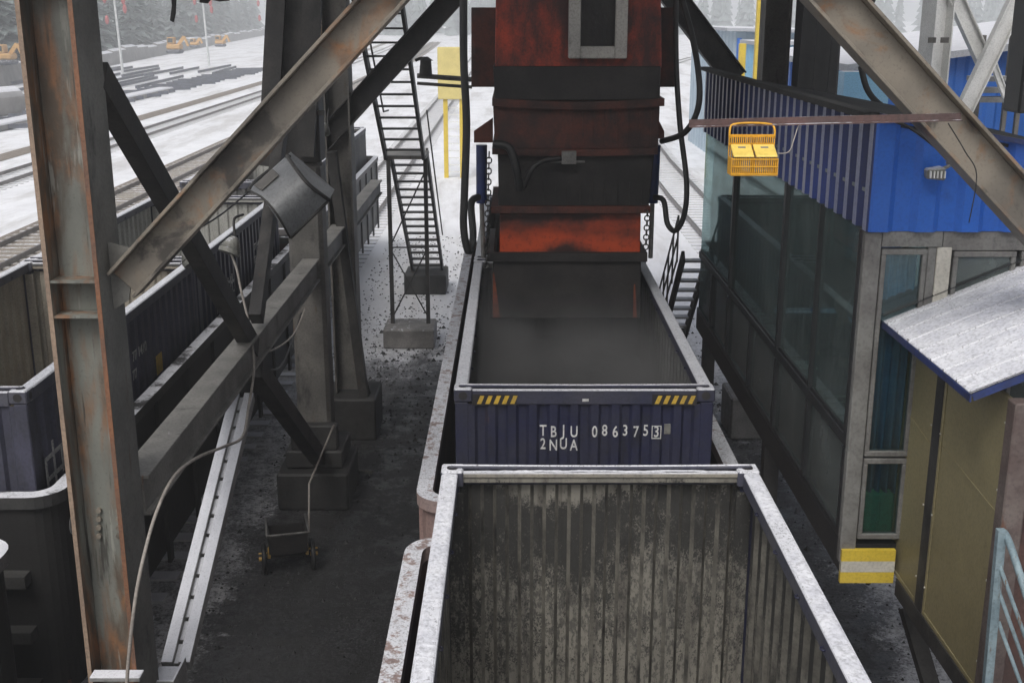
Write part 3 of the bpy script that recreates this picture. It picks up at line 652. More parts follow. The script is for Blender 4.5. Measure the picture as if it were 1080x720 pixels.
for px in (520, 668):      # orange wear strips at the skirt's corners
    z0, z1 = zat(335, YF - .04), zat(300 if px > 600 else 288, YF - .04); x = xat(px, 310, YF)
    MB().prism([(x, YF - .032, z0), (x + (.09 if px < 600 else .05), YF - .032, z0), (x + .015, YF - .032, z1), (x, YF - .032, z1)], (0, .008, 0)).build('wear_strip', 'wear', ch)
segment('side_housing', 8, 92, 497, 716, 497, 712, YF + .9, 'redbrown', depth=1.2)
# vertical ribs on the sections
rb = MB()
for px in range(534, 690, 13): rb.box(xat(px, 190, YF), xat(px, 190, YF) + .015, YF - .025, YF - .001, zat(216, YF), zat(192, YF))
rb.build('stiffening_ribs', 'black', ch)
rb = MB()
for px in (602, 614, 626, 638, 650, 662, 674, 686): rb.box(xat(px, 135, YF), xat(px, 135, YF) + .02, YF - .045, YF - .021, zat(153, YF), zat(118, YF))
rb.build('stiffening_ribs', 'redbrown', ch)
# inspection hatch
hy = YF - .06
def fr(mb, l, r, t_, b_, w, y0, y1):
    L, Rr, T, B = xat(l, 30, y0), xat(r, 30, y0), zat(t_, y0), zat(b_, y0)
    mb.box(L, L + w, y0, y1, B, T).box(Rr - w, Rr, y0, y1, B, T).box(L + w + .001, Rr - w - .001, y0, y1, B, B + w).box(L + w + .001, Rr - w - .001, y0, y1, T - w, T)
hf = MB(); fr(hf, 600, 662, -30, 62, .14, hy - .1, hy + .055)
hat = hf.build('hatch_frame', 'hatchgrey', ch, bevel=.01)
MB().box(xat(608, 30, hy), xat(655, 30, hy), hy + .02, hy + .04, zat(55, hy), zat(-26, hy)).build('dark_hatch_panel', 'black', hat)  # black panel standing in for the dark of the open hatch
# bracket and pipe on the front
MB().box(xat(592, 160, YF), xat(607, 160, YF), YF - .2, YF - .105, zat(171, YF), zat(158, YF)).box(xat(580, 170, YF), xat(616, 170, YF), YF - .16, YF - .12, zat(171, YF - .1), zat(169, YF - .1)).build('pipe_bracket', 'frame', ch)
MB().tube([P(520, 152, y=YF - .22), P(537, 156, y=YF - .25), P(545, 180, y=YF - .28), P(548, 200, y=YF - .2)], .05, 8).build('front_hose', 'rubber', ch)
MB().tube([P(552, 198, y=YF - .2), P(560, 180, y=YF - .25), P(572, 170, y=YF - .2), P(592, 167, y=YF - .16)], .035, 8).build('front_hose', 'rubber', ch)
for px, pr in ((508, 510), (688, 686)):
    c = MB().cyl(P(px, 214, y=YF + .5), P(px + (0 if px < 600 else 3), 153, y=YF + .5), .07, 14).build('hydraulic_cylinder', 'hydblue', ch)
    MB().cyl(P(pr, 272, y=YF + .5), P(px, 215, y=YF + .5), .03, 10).build('piston_rod', 'frame', c)
MB().slab([P(500, 150, y=YF + .3), P(520, 150, y=YF + .3), P(520, 124, y=YF + .3), P(500, 138, y=YF + .3)], .06).build('cylinder_bracket', 'redbrown', ch)
MB().slab([P(684, 146, y=YF + .3), P(700, 146, y=YF + .3), P(700, 138, y=YF + .3), P(694, 126, y=YF + .3)], .06).build('cylinder_bracket', 'redbrown', ch)
def chain(px0, py0, px1, py1, y, n, name='chain'):
    mb = MB(); a, b = P(px0, py0, y=y), P(px1, py1, y=y)
    for i in range(n):
        c0, c1 = a.lerp(b, i / n), a.lerp(b, (i + 1.25) / n); d = (c1 - c0); s = V((.028, 0, 0)) if i % 2 else V((0, .028, 0))
        mid = (c0 + c1) / 2
        mb.tube([c0, c0 + d * .25 + s, c0 + d * .75 + s, c1, c0 + d * .75 - s, c0 + d * .25 - s, c0], .009, 5, sub=2)
    return mb.build(name, 'dark', ch)
chain(516, 160, 513, 282, YF - .14, 22); chain(683, 222, 681, 262, YF - .14, 8)
def hose(name, pts, r, label, mat='rubber', cat='hose', group='black hoses beside the chute'):
    return tag(MB().tube(pts, r, 10).build(name, mat), label, cat, group)
hose('hose', [P(489, -30, y=13.4), P(489, 60, y=13.4), P(492, 130, y=13.4), P(490, 200, y=13.4), P(489, 240, y=13.4), P(494, 265, y=13.45), P(499, 250, y=13.6), P(497, 215, y=13.9), P(504, 208, y=14.4)], .044, 'thick black hose hanging straight down left of the chute')
hose('hose', [P(710, -30, y=14.8), P(728, 30, y=14.4), P(737, 80, y=14.0), P(736, 115, y=13.9), P(722, 140, y=14.1), P(698, 149, y=14.6)], .037, 'black hose bulging in a wide loop right of the chute')
hose('hose', [P(713, -30, y=14.9), P(713, 60, y=14.8), P(717, 130, y=14.6), P(724, 190, y=14.4), P(722, 225, y=14.4), P(713, 243, y=14.5), P(704, 236, y=14.6), P(700, 212, y=14.7), P(690, 208, y=14.8)], .035, 'black hose dropping below the chute collar and curling up again')

# ------------------------------------------------------------------ steel frame of the loading hall
def steel(name, label, cat, mb, mat, bevel=.004, group=None): return tag(mb.build(name, mat, bevel=bevel), label, cat, group)
yc0 = 8.13; xr = -2.93; xl = -3.31
colA = thing('steel_column', 'big rusty grey H-section column at the left with stiffener plates', 'column', ((xr + xl) / 2, 8.38, 0))
b = MB().box(xl, xl + .028, yc0 + .008, yc0 + .5, 0, 9).box(xl + .029, xr - .029, yc0 + .20, yc0 + .225, 0, 9)
b.build('shaft', 'columnrust', colA, bevel=.004)
MB().box(xr - .028, xr, yc0 + .008, yc0 + .5, 0, 9).build('flange', 'soottop', colA)
MB().box(xr - .03, xr + .002, yc0, yc0 + .0075, 0, 9).build('flange_edge', 'edgerust', colA)
MB().box(xl - .002, xl + .03, yc0, yc0 + .0075, 0, 9).build('flange_edge', 'edgetan', colA)
for py in (297, 334):
    z = P(80, py, y=yc0).z; MB().box(xl + .029, xr - .029, yc0 + .01, yc0 + .199, z - .015, z + .003).build('stiffener_plate', 'columnrust', colA)
bo = MB()
for px in (105, 126):
    for py in (537, 546, 555, 564):
        p = P(px, py, y=yc0 + .2); bo.cyl(p, p - V((0, .03, 0)), .022, 6)
bo.build('bolts', 'rustbeam', colA)
MB().prism([(xr + .004, yc0 + .24, P(120, 335, y=yc0).z), (xr + .12, yc0 + .24, P(120, 325, y=yc0).z), (xr + .2, yc0 + .24, P(120, 270, y=yc0).z), (xr + .004, yc0 + .24, P(120, 262, y=yc0).z)], (0, .02, 0)).build('gusset_plate', 'soottop', colA)
p = P(97, 712, y=yc0 - .06); q = P(150, 712, y=yc0 - .06)
pl = MB().box(p.x, q.x, yc0 - .12, yc0 - .004, p.z - .02, p.z + .02).build('bracket_plate', 'palesteel', colA, bevel=.005)
YB = 8.36
def brace(p, q, w, d, up, label, mat, name='diagonal_brace', cat='brace', box=False, group='diagonal braces of the steel frame'):
    mb = MB()
    mb.bar(p, q, w, d, up) if box else mb.ibeam(p, q, w, d, up)
    return steel(name, label, cat, mb, mat, group=group)
upx = V((-.7, 0, .7))
brace(P(132, 298, y=YB), P(440, -40, y=YB), .24, .26, upx, 'rusty knee brace rising right from the big left column', 'rustbeam')
brace(P(850, -33, y=YB), P(1150, 297, y=YB), .26, .30, V((.7, 0, .7)), 'thick rusty knee brace slanting across the upper right corner', 'rustbeam')
YC = 20.4
brace(P(338, 152, y=YC), P(486, -12, y=YC), .32, .36, upx, 'coal-dark knee brace behind the rusty one, crossing the stair tower', 'dark')
brace(P(694, -24, y=YC), P(776, 84, y=YC), .3, .40, V((.7, 0, .7)), 'black knee brace just right of the chute', 'dark')
# bracing in the plane of the left columns
XL = -3.0
node = P(264, 362, x=XL)
brace(V((XL + .0, 8.66, 6.98)), node + V((.02, 0, -.05)), .15, .22, (0, 0, 1), 'dark brace falling from the big column to the node on the beam', 'dark', box=True)
brace(node + V((0, .1, -.32)), V((XL, 17.1, .75)), .2, .24, (0, 0, 1), 'dark brace falling from the beam to the foot of the round column', 'dark', box=True)
brace(node + V((.06, .1, .26)), P(299, 120, x=XL + .06), .14, .2, (0, 0, 1), 'slim dark brace climbing from the beam node to the middle column', 'dark', box=True)
cb = MB(); pa, pb = P(256, 418, x=XL + .1), P(186, 702, x=XL + .1)
d_ = (pb - pa).normalized(); upn = V((0, 0, 1)) - d_ * d_.z; upn.normalize()
for s_ in (-1, 1): cb.bar(pa + V((s_ * .075, 0, 0)), pb + V((s_ * .075, 0, 0)), .10, .12, (0, 0, 1))
ts = cb
for i in range(0, 14):
    c = pa.lerp(pb, (i + .5) / 14); cb.bar(c - d_ * .1 - upn * .02, c + d_ * .1 - upn * .02, .049, .06, (0, 0, 1))
steel('channel_brace', 'snow-covered double channel slanting down to the white box by the dark lane', 'brace', cb, 'palesteel')
bx = P(177, 703, x=XL + .08)
bxo = MB(); w_ = .13
bxo.box(bx.x - w_, bx.x + w_, bx.y - .28, bx.y - .26, bx.z - .3, bx.z + .04).box(bx.x - w_, bx.x - w_ + .02, bx.y - .259, bx.y + .1, bx.z - .3, bx.z + .04).box(bx.x + w_ - .02, bx.x + w_, bx.y - .259, bx.y + .1, bx.z - .3, bx.z + .04).box(bx.x - w_ + .021, bx.x + w_ - .021, bx.y - .259, bx.y + .1, bx.z - .3, bx.z - .05)
steel('steel_box', 'small open white box at the lower end of the snowy channel', 'box', bxo, 'palesteel')
lb = MB(); zb = CZ - 3.68; lb.ibeam((XL, 8.65, zb), (XL, 17.2, zb), .25, .34, (0, 0, 1), .03, .16)
steel('longitudinal_beam', 'heavy snow-dusted beam running back from the big column', 'beam', lb, 'darksnow')
lb = MB(); lb.ibeam((XL, 17.8, zb), (XL, 20.15, zb), .25, .34, (0, 0, 1), .03, .16); lb.ibeam((XL, 20.7, zb), (XL, 26, zb), .25, .3, (0, 0, 1), .03, .16)
steel('longitudinal_beam', 'short snow-dusted beam between the two rear left columns', 'beam', lb, 'darksnow')
# middle and rear left columns
cB = thing('steel_column', 'grey-brown box column on a concrete foot beside the small cart', 'column', (-3.08, 17.5, 0))
MB().box(-3.34, -2.82, 17.26, 17.74, .9, 5.3).build('shaft', 'greycol', cB, bevel=.06)
MB().box(-3.36, -2.80, 17.24, 17.76, 5.302, 10.5).build('upper_shaft', 'dark', cB, bevel=.02)
MB().box(-3.5, -2.62, 17.0, 17.95, .62, .899).box(-3.42, -2.7, 17.05, 17.25, .9, 1.3).build('base_plate', 'darkconcrete', cB, bevel=.02)
MB().box(-3.62, -2.52, 16.8, 18.05, 0, .6).build('footing', 'darkconcrete', cB, bevel=.03)
for px0, py0, px1, py1 in ((292, -10, 282, 175), (330, -10, 322, 165)):
    MB().bar(P(px0, py0, y=17.1), P(px1, py1, y=17.1), .1, .26, (1, 0, 0)).build('stiffener', 'dark', cB)
for z in (6.0, 6.5): MB().box(-3.55, -2.7, 17.12, 17.235, z, z + .06).build('step_bar', 'dark', cB)
cC = thing('steel_column', 'dark H-section column behind the grey-brown one on its own footing', 'column', (-2.97, 20.45, 0))
MB().ibeam((-2.97, 20.45, .8), (-2.97, 20.45, 10.5), .5, .44, (1, 0, 0), .03, .03).build('shaft', 'greycol', cC)
for s_ in (-1, 1): MB().prism([(-2.97 + s_ * .25, 20.18, .8), (-2.97 + s_ * .42, 20.18, .8), (-2.97 + s_ * .25, 20.18, 1.5)], (0, .04, 0)).build('base_gusset', 'dark', cC)
MB().box(-3.5, -2.44, 19.9, 21.0, 0, .78).build('footing', 'darkconcrete', cC, bevel=.03)
brace(P(350, 160, y=20.0), P(385, 425, y=20.15), .16, .2, (0, 1, 0), 'dark strut leaning against the rear left column down to its footing', 'dark', box=True)
cR = thing('steel_column', 'dark grey column rising behind the blue corrugated fascia', 'column', (4.43, 20.45, 0))
MB().ibeam((4.43, 20.45, .8), (4.43, 20.45, 10.5), .44, .44, (1, 0, 0), .03, .03).build('shaft', 'greycol', cR)
MB().box(3.93, 4.93, 19.95, 20.95, 0, .78).build('footing', 'concrete', cR, bevel=.03)
steel('cross_girder', 'dark girder along the top left edge of the view', 'girder', MB().ibeam((-8, YB, 8.04), (8, YB, 8.04), .3, .9, (0, 0, 1), .03, .03), 'dark')
steel('cross_girder', 'dark girder above the rear columns', 'girder', MB().ibeam((-8, YC, 8.75), (8, YC, 8.75), .4, 1.0, (0, 0, 1), .03, .03), 'dark')
steel('shade_bunker', 'unseen dark steel bunker above the chute, sized to shade the hall', 'bunker', MB().hexa([(-.2, 14.45, 8.6), (1.6, 14.45, 8.6), (1.6, 16.0, 8.6), (-.2, 16.0, 8.6), (-4.5, 9.5, 11), (6, 9.5, 11), (6, 21.5, 11), (-4.5, 21.5, 11)]).box(-4.5, 6.5, 8.5, 22, 11.02, 16), 'dark')  # out of view, its extent set for the shade it casts
# strap rags hanging from the girder
rg = MB(); rg.prism([P(179, -12, y=8.6), P(186, -12, y=8.6), P(185, 14, y=8.6), P(183, 24, y=8.6), P(179, 22, y=8.6), P(181, 6, y=8.6)], (0, .02, 0))
steel('hanging_strap', 'torn black strap dangling at the top left edge', 'strap', rg, 'rubber')
rg = MB(); rg.prism([P(212, -12, y=8.6), P(241, -12, y=8.6), P(242, 1, y=8.6), P(231, 2, y=8.6), P(222, 0, y=8.6), P(219, 4, y=8.6), P(210, 3, y=8.6)], (0, .02, 0))
steel('hanging_strap', 'short frayed black scrap hanging right of the torn strap', 'strap', rg, 'rubber')

# ------------------------------------------------------------------ floodlight and small lamps on the left frame
fl = thing('floodlight', 'big dark grey floodlight housing tilted on the middle column', 'floodlight', P(305, 210, y=12.8))
prL = [(263, 201, 13.0), (277, 209, 12.6), (292, 226, 12.47), (306, 251, 12.67)]
prR = [(303, 165, 13.2), (312, 178, 12.8), (326, 195, 12.67), (347, 211, 12.9)]
def round_(pr):
    q = [P(a, b, y=c) for a, b, c in pr]; out = []
    for i in range(3):
        p0, p1, p2, p3 = q[max(i - 1, 0)], q[i], q[i + 1], q[min(i + 2, 3)]
        for k in range(5):
            t = k / 5; out.append(.5 * ((2 * p1) + (p2 - p0) * t + (2 * p0 - 5 * p1 + 4 * p2 - p3) * t * t + (3 * p1 - p0 - 3 * p2 + p3) * t ** 3))
    return out + [q[3]]
A_ = round_(prL); B_ = round_(prR); N_ = len(A_)
bk_ = V((0, .45, .05)); K_ = [A_[0] + bk_ * .5, A_[-1] + bk_, B_[0] + bk_ * .5, B_[-1] + bk_]
fh = MB().add(A_ + B_, [(i + 1, i, N_ + i, N_ + i + 1) for i in range(N_ - 1)], 0, True)
fh.add(A_ + [K_[1], K_[0]], [tuple(range(N_ + 2))]); fh.add(B_ + [K_[3], K_[2]], [tuple(reversed(range(N_ + 2)))])
fh.add([A_[0], K_[0], K_[2], B_[0], A_[-1], K_[1], K_[3], B_[-1]], [(0, 1, 2, 3), (5, 4, 7, 6), (1, 5, 6, 2)])
fh.build('housing', 'greyhousing', fl)
O_ = [A_[0], A_[-1], B_[-1], B_[0]]
MB().tube(B_, .022, 8, sub=1).tube([A_[-1], B_[-1]], .02, 8).tube(A_, .012, 8, sub=1).build('rim', 'dark', fl)
n_ = (A_[1] - A_[0]).cross(B_[0] - A_[0]).normalized(); n_ = n_ if n_.y < 0 else -n_
g_ = lambda u, v: A_[0].lerp(B_[0], u).lerp(A_[4].lerp(B_[4], u), v) + n_ * .012
MB().slab([g_(.12, .12), g_(.62, .12), g_(.62, .9), g_(.12, .9)], .015 if ((g_(.62, .12) - g_(.12, .12)).cross(g_(.12, .9) - g_(.12, .12))).dot(n_) > 0 else -.015).build('ballast_cover', 'greycol', fl, bevel=.006)
MB().tube([O_[3], P(318, 172, y=14.4), P(322, 180, y=17.0)], .03).tube([O_[0], P(272, 190, y=14.2), P(300, 168, y=17.0)], .03).build('bracket', 'dark', fl)
def small_lamp(px, py, y, label, aim):
    c = P(px, py, y=y); t = thing('flood_lamp', label, 'lamp', c, 'small lamps on the left frame')
    a = V(aim).normalized(); mb = MB()
    mb.cyl(c - a * .14, c - a * .085, .04, 14, .075); mb.cyl(c - a * .085, c + a * .015, .08, 14, .11); mb.cyl(c + a * .015, c + a * .06, .125, 16, .12)
    mb.build('housing', 'lampgrey', t); r = MB()
    for i in range(6):
        z = -.12 + i * .022; r.cyl(c + a * z, c + a * (z + .009), .06 + .012 * i, 14)
    r.build('cooling_fins', 'lampgrey', t)
    MB().tube([c - a * .15, c - a * .1 + V((0, .1, .22)), c + V((.05, .5, .3))], .015).build('bracket', 'dark', t)
small_lamp(203, 272, 11.9, 'ribbed grey lamp under the lower end of the rusty knee brace', (.35, -.2, -.6))
small_lamp(243, 262, 13.0, 'ribbed grey lamp next to the slim dark brace', (-.25, -.3, -.7))
small_lamp(340, 137, 19.6, 'small dark lamp above the floodlight by the dark knee brace', (-.5, -.3, .4))

# white hose on the big column
hp = [P(133, 735, y=7.9), P(136, 690, y=7.9), P(143, 630, y=7.95), P(152, 585, y=8.05), P(165, 540, y=8.3), P(183, 503, y=8.7), P(207, 483, y=9.3), P(238, 470, y=10.2), P(256, 460, y=10.8), P(262, 430, y=11.6), P(268, 385, y=12.4), P(262, 340, y=12.8), P(254, 305, y=12.9), P(250, 285, y=12.95), P(244, 268, y=13.0)]
tag(MB().tube(hp, .014, 8).build('hose', 'hosewhite'), 'thin pale hose running up from the big column to the beam node', 'hose')
for pts, lab in (([P(266, 373, y=13.1), P(290, 368, y=14.5), P(310, 352, y=16), P(322, 325, y=17.1)], 'thin pale cable looping between beam node and grey-brown column'),
                 ([P(268, 380, y=13.1), P(285, 390, y=14.2), P(300, 380, y=15.2), P(318, 330, y=17.1)], 'lower thin cable sagging under the looped one'),
                 ([P(105, 292, y=8.9), P(130, 300, y=10), P(170, 262, y=12), P(235, 225, y=14.5), P(300, 168, y=17.0)], 'dark cable strung from the big column to the floodlight')):
    tag(MB().tube(pts, .012, 6).build('cable', 'hosewhite' if 'pale' in lab else 'rubber'), lab, 'cable')

# ------------------------------------------------------------------ stair tower
stt = thing('stair_tower', 'dark open steel stair tower standing in the snow behind the left columns', 'stair', (-2.3, 28, 0))
XA, XB = -2.78, -1.95
def flight(y0, z0, y1, z1, n, rail=True):
    for x in (XA, XB): MB().bar((x, y0, z0), (x, y1, z1), .06, .24, (0, 0, 1)).build('stringer', 'dark', stt)
    for i in range(n):
        t = (i + .5) / n; y, z = y0 + (y1 - y0) * t, z0 + (z1 - z0) * t
        MB().box(XA + .032, XB - .032, y - .1, y + .1, z + .0, z + .035).build('tread', 'dark', stt)
    if rail:
        for x in (XA - .03, XB + .03):
            rl = MB(); rl.tube([(x, y0, z0 + 1.0), (x, y1, z1 + 1.0)], .022, 8).tube([(x, y0, z0 + .55), (x, y1, z1 + .55)], .015, 6)
            for i in range(5):
                t = i / 4; rl.cyl((x, y0 + (y1 - y0) * t, z0 + (z1 - z0) * t), (x, y0 + (y1 - y0) * t, z0 + (z1 - z0) * t + 1), .018, 6)
            rl.build('handrail', 'dark', stt)
flight(32.2, .55, 27.0, 4.35, 16, False); flight(26.0, 4.4, 18.9, 9.6, 20, False)
MB().tube([(XA - .02, 27, 5.3), (XA - .02, 26, 5.35), (XA - .02, 18.9, 10.5)], .02, 8, sub=1).tube([(XB + .02, 32.2, 1.5), (XB + .02, 27, 5.3)], .018, 8).build('handrail', 'dark', stt)
MB().box(XA - .05, XB + .05, 25.95, 27.05, 4.32, 4.4).build('landing', 'darksnow', stt)
for x in (XA, XB): MB().bar((x, 26.5, .44), (x, 26.5, 4.31), .09, .09, (0, 1, 0)).build('support_post', 'dark', stt)
MB().tube([(XA, 26.5, .6), (XB, 26.5, 2.2)], .018, 6).tube([(XB, 26.5, .6), (XA, 26.5, 2.2)], .018, 6).tube([(XA, 26.5, 2.3), (XB, 26.5, 4.0)], .018, 6).tube([(XA, 26.5, 2.25), (XB, 26.5, 2.25)], .018, 6).build('cross_brace', 'dark', stt)
MB().box(-2.95, -1.78, 25.9, 26.95, 0, .46).build('footing', 'concrete', stt, bevel=.03)
MB().box(-2.95, -1.8, 31.3, 32.6, 0, .54).build('footing', 'darkconcrete', stt, bevel=.03)
# pipe bridge with lamp
pb_ = tag(MB().tube([P(440, 80, y=22), P(498, 84, y=22)], .045).tube([P(440, 88, y=22), P(498, 92, y=22)], .03).build('pipe', 'greycol'), 'double grey pipe running from the stair tower to the chute', 'pipe')
sl = thing('lantern', 'small dark lantern standing on the grey pipe', 'lamp', P(449, 80, y=22))
MB().cyl(P(449, 80, y=22), P(449, 64, y=22), .12, 10, .1).build('body', 'dark', sl); MB().cyl(P(449, 64, y=22), P(449, 60, y=22), .14, 10, .04).build('cap', 'dark', sl)
MB().tube([P(449, 62, y=22), P(443, 62, y=22), P(438, 64, y=22)], .03).build('arm', 'dark', sl)
# yellow signal cabinet on a ladder frame
ys = 55.0
yt = thing('signal_cabinet', 'pale yellow cabinet raised on a yellow ladder frame in the snow', 'cabinet', (P(476, 185, y=ys).x, ys, 0))
a, b_ = P(462, 105, y=ys), P(491, 50, y=ys)
MB().box(a.x, b_.x, ys - .02, ys + .5, a.z, b_.z).build('cabinet_box', 'signyellow', yt, bevel=.03)
for px in (470, 487):
    x = xat(px, 140, ys); MB().box(x - .1, x + .1, ys + .1, ys + .3, 0, a.z - .003).build('post', 'yellow', yt)
rg = MB()
for i in range(12): rg.box(xat(471, 140, ys) + .09, xat(486, 140, ys) - .09, ys + .18, ys + .22, .25 + i * .33, .29 + i * .33)
rg.build('rungs', 'whitesteel', yt)
MB().tube([P(492, 0, y=ys + 3), P(492, 50, y=ys + 3)], .05).build('mast', 'polepaint', yt)

# ------------------------------------------------------------------ handcart
wc = P(305, 600, z=0.0); ct = thing('handcart', 'small black two-wheeled cart parked on the coal-dark lane', 'cart', (wc.x, wc.y, 0))
rot = Matrix.Rotation(R(14), 3, 'Z')
def L_(x, y, z): return V((wc.x, wc.y, 0)) + rot @ V((x, y, z))
def lbox(mb, x0, x1, y0, y1, z0, z1, tp=0): return mb.hexa([L_(x0 + tp, y0 + tp, z0), L_(x1 - tp, y0 + tp, z0), L_(x1 - tp, y1 - tp, z0), L_(x0 + tp, y1 - tp, z0), L_(x0, y0, z1), L_(x1, y0, z1), L_(x1, y1, z1), L_(x0, y1, z1)])
tr = MB(); tr.hexa([L_(-.24, -.2, .33), L_(.24, -.2, .33), L_(.24, -.18, .33), L_(-.24, -.18, .33), L_(-.27, -.26, .62), L_(.27, -.26, .62), L_(.27, -.24, .62), L_(-.27, -.24, .62)])
lbox(tr, -.24, .24, -.178, .3, .31, .33)
lbox(tr, -.26, -.24, -.178, .3, .335, .6); lbox(tr, .24, .26, -.178, .3, .335, .6); lbox(tr, -.24, .24, .28, .3, .335, .55)
tr.build('tray', 'black', ct)
MB().tube([L_(-.27, .32, .66), L_(-.28, -.25, .64), L_(.28, -.25, .64), L_(.27, .32, .66)], .018, 8, sub=1).build('tray_rim', 'frame', ct)
for sx in (-1, 1):
    w = MB().tube([L_(sx * .33, math.cos(t) * .19, .2 + math.sin(t) * .19) for t in [2 * math.pi * i / 16 for i in range(17)]], .035, 8, sub=1).build('wheel', 'rubber', ct)
    MB().cyl(L_(sx * .30, 0, .2), L_(sx * .40, 0, .2), .03, 10).cyl(L_(sx * .285, -.02, .29), L_(sx * .4, -.02, .29), .014, 8).build('hub', 'hub', w)
    for i in range(4):
        aa = i * math.pi / 4; MB().bar(L_(sx * .33, math.cos(aa) * .16, .2 + math.sin(aa) * .16), L_(sx * .33, -math.cos(aa) * .16, .2 - math.sin(aa) * .16), .015, .02, (1, 0, 0)).build('spoke', 'dark', w)
    lg = MB(); lg.bar(L_(sx * .26, 0, .2), L_(sx * .25, 0, .36), .04, .04, (0, 1, 0)).build('fork', 'hub', ct)
MB().cyl(L_(-.31, 0, .2), L_(.31, 0, .2), .018, 8).build('axle', 'dark', ct)
MB().tube([L_(.3, .1, .5), P(326, 510, y=wc.y + .7), P(352, 448, y=wc.y + 1.6)], .014, 8, sub=1).build('pull_handle', 'hosewhite', ct)
sticks = MB().tube([P(372, 495, z=.03), P(392, 498, z=.05)], .03).build('scrap_bar', 'greycol'); tag(sticks, 'short dark scrap bar lying beside the column footing', 'scrap')

# ------------------------------------------------------------------ control cabin
XW = 2.95; Y0, Y1 = 9.6, 18.0; XE = 5.2
zT = CZ - 1.72; zM = CZ - 3.6; zL = CZ - 4.45; zB = CZ - 4.8
cab = thing('control_cabin', 'raised glazed control cabin with blue corrugated fascia right of the track', 'cabin', (4.0, 13.8, 0))
MB().box(XW + .012, XE, Y0 + .012, Y1, zB + .02, zL - .1).build('floor_slab', 'sill', cab)
MB().box(XW - .03, XW + .01, Y0 - .03, Y1 + .02, zB, zL - .06).build('side_skirt', 'sill', cab, bevel=.01)
MB().box(XW + .12, XE, Y1 - .08, Y1, zL, zT).build('rear_wall', 'inwall', cab)
MB().box(XE - .06, XE, Y0 + .1, Y1 - .09, zL, zM).build('far_side_wall', 'inwall', cab)
for ya_, yb_ in ((Y0 + .12, 12.3), (12.4, 15.1), (15.2, Y1 - .1)):  # far-side windows added to let sky light into the cabin
    w = MB().box(XE - .035, XE - .028, ya_, yb_, zM + .003, zT).build('window', 'glassclear', cab)
    MB().box(XE - .055, XE - .005, ya_ - .05, ya_, zM + .003, zT).build('window_frame', 'frameblack', w)
MB().hexa([(XW - .02, Y0 - .02, zT + .3), (XE + .3, Y0 - .02, zT + .05), (XE + .3, Y1, zT + .05), (XW - .02, Y1, zT + .3), (XW - .02, Y0 - .02, zT + .33), (XE + .3, Y0 - .02, zT + .08), (XE + .3, Y1, zT + .08), (XW - .02, Y1, zT + .33)]).build('ceiling', 'inwall', cab)
zF = CZ - .80
# roof slopes down to the right
MB().hexa([(XW - .04, Y0 - .06, zF - .04), (XE + .5, Y0 - .06, zF - .54), (XE + .5, Y1, zF - .54), (XW - .04, Y1, zF - .04), (XW - .04, Y0 - .06, zF - .012), (XE + .5, Y0 - .06, zF - .512), (XE + .5, Y1, zF - .512), (XW - .04, Y1, zF - .012)]).build('roof', 'roofcoal', cab)
sf = MB().corr((XW - .045, Y0 - .1), (XW - .045, Y1 + .02), zT, zF, (-1, 0), .05, .30, .03, mr=2)
sf.build('side_fascia', ['navysheet', 'navysheet', 'ridgelight'], cab)
ff = MB().corr((XW - .03, Y0 - .10), (XE + .5, Y0 - .10), zT - .0, zF, (0, -1), .045, .37, .02, top=lambda t: zF - t * .17)
ff.build('front_fascia', ['blue', 'blue'], cab)
MB().bar((XW - .08, Y0 - .1, zF + .02), (XW - .08, Y1, zF + .02), .12, .05).build('gutter', 'roofcoal', cab)
MB().bar((XW - .02, Y0 - .13, zF + .02), (XE + .5, Y0 - .13, zF - .47), .08, .04).build('roof_edge', 'hydblue', cab)
# windows along the track
up = [Y0 + .06, 11.0, 12.45, 13.9, 15.4, 16.75, Y1]
upper = [Y0 + .06, 11.0, 12.45, 15.4, Y1]
for i in range(4):
    a, b = upper[i], upper[i + 1]; tk = .012 if i == 1 else .045
    w = MB().box(XW - .004, XW + .004, a, b, zM + .05, zT - .002).build('window', 'glass', cab)
    f = MB(); f.box(XW - .045, XW + .025, a - tk, a + tk, zM + .055, zT - .004).box(XW - .02, XW + .02, a + tk + .002, b - .035, zM + .05, zM + .085)
    f.build('window_frame', 'frameblack', w)
for i in range(6):
    a, b = up[i], up[i + 1]
    w = MB().box(XW - .004, XW + .004, a, b, zL, zM - .05).build('window', 'glassdirty', cab)
    MB().box(XW - .045, XW + .025, a - .04, a + .04, zL, zM - .055).build('window_frame', 'frameblack', w)
MB().box(XW - .035, XW + .035, Y0 + .03, Y1, zM - .05, zM + .048).build('transom', 'frameblack', cab, bevel=.005)
MB().box(XW - .03, XW + .03, Y0 + .03, Y1, zL - .058, zL - .002).build('sill', 'frameblack', cab)
MB().box(XW - .04, XW + .1, Y0 - .06, Y0 + .03, zL - .25, zT - .004).build('corner_post', 'frame', cab, bevel=.008)
# front of the cabin
yf = Y0
MB().box(XW + .104, XW + .6, yf - .055, yf + .02, zT - .13, zT - .004).build('front_head', 'frame', cab)
def front_window(x0, x1, z0, z1, mat='glassdirty'):
    w = MB().box(x0, x1, yf - .024, yf - .018, z0, z1).build('window', mat, cab); f = MB()
    f.box(x0 - .04, x0, yf - .05, yf + .02, z0, z1).box(x1, x1 + .04, yf - .05, yf + .02, z0, z1).box(x0 - .04, x1 + .04, yf - .05, yf + .02, z1 + .001, z1 + .05).box(x0 - .04, x1 + .04, yf - .05, yf + .02, z0 - .05, z0 - .001)
    f.build('window_frame', 'frame', w, bevel=.006); return w
front_window(3.10, 3.40, zM - .05, zT - .2, 'glassclear')
front_window(3.10, 3.40, zL + .02, zM - .17, 'glassclear')
MB().box(3.445, 3.515, yf - .045, yf + .02, zL, zT - .135).build('front_post', 'frame', cab, bevel=.006)
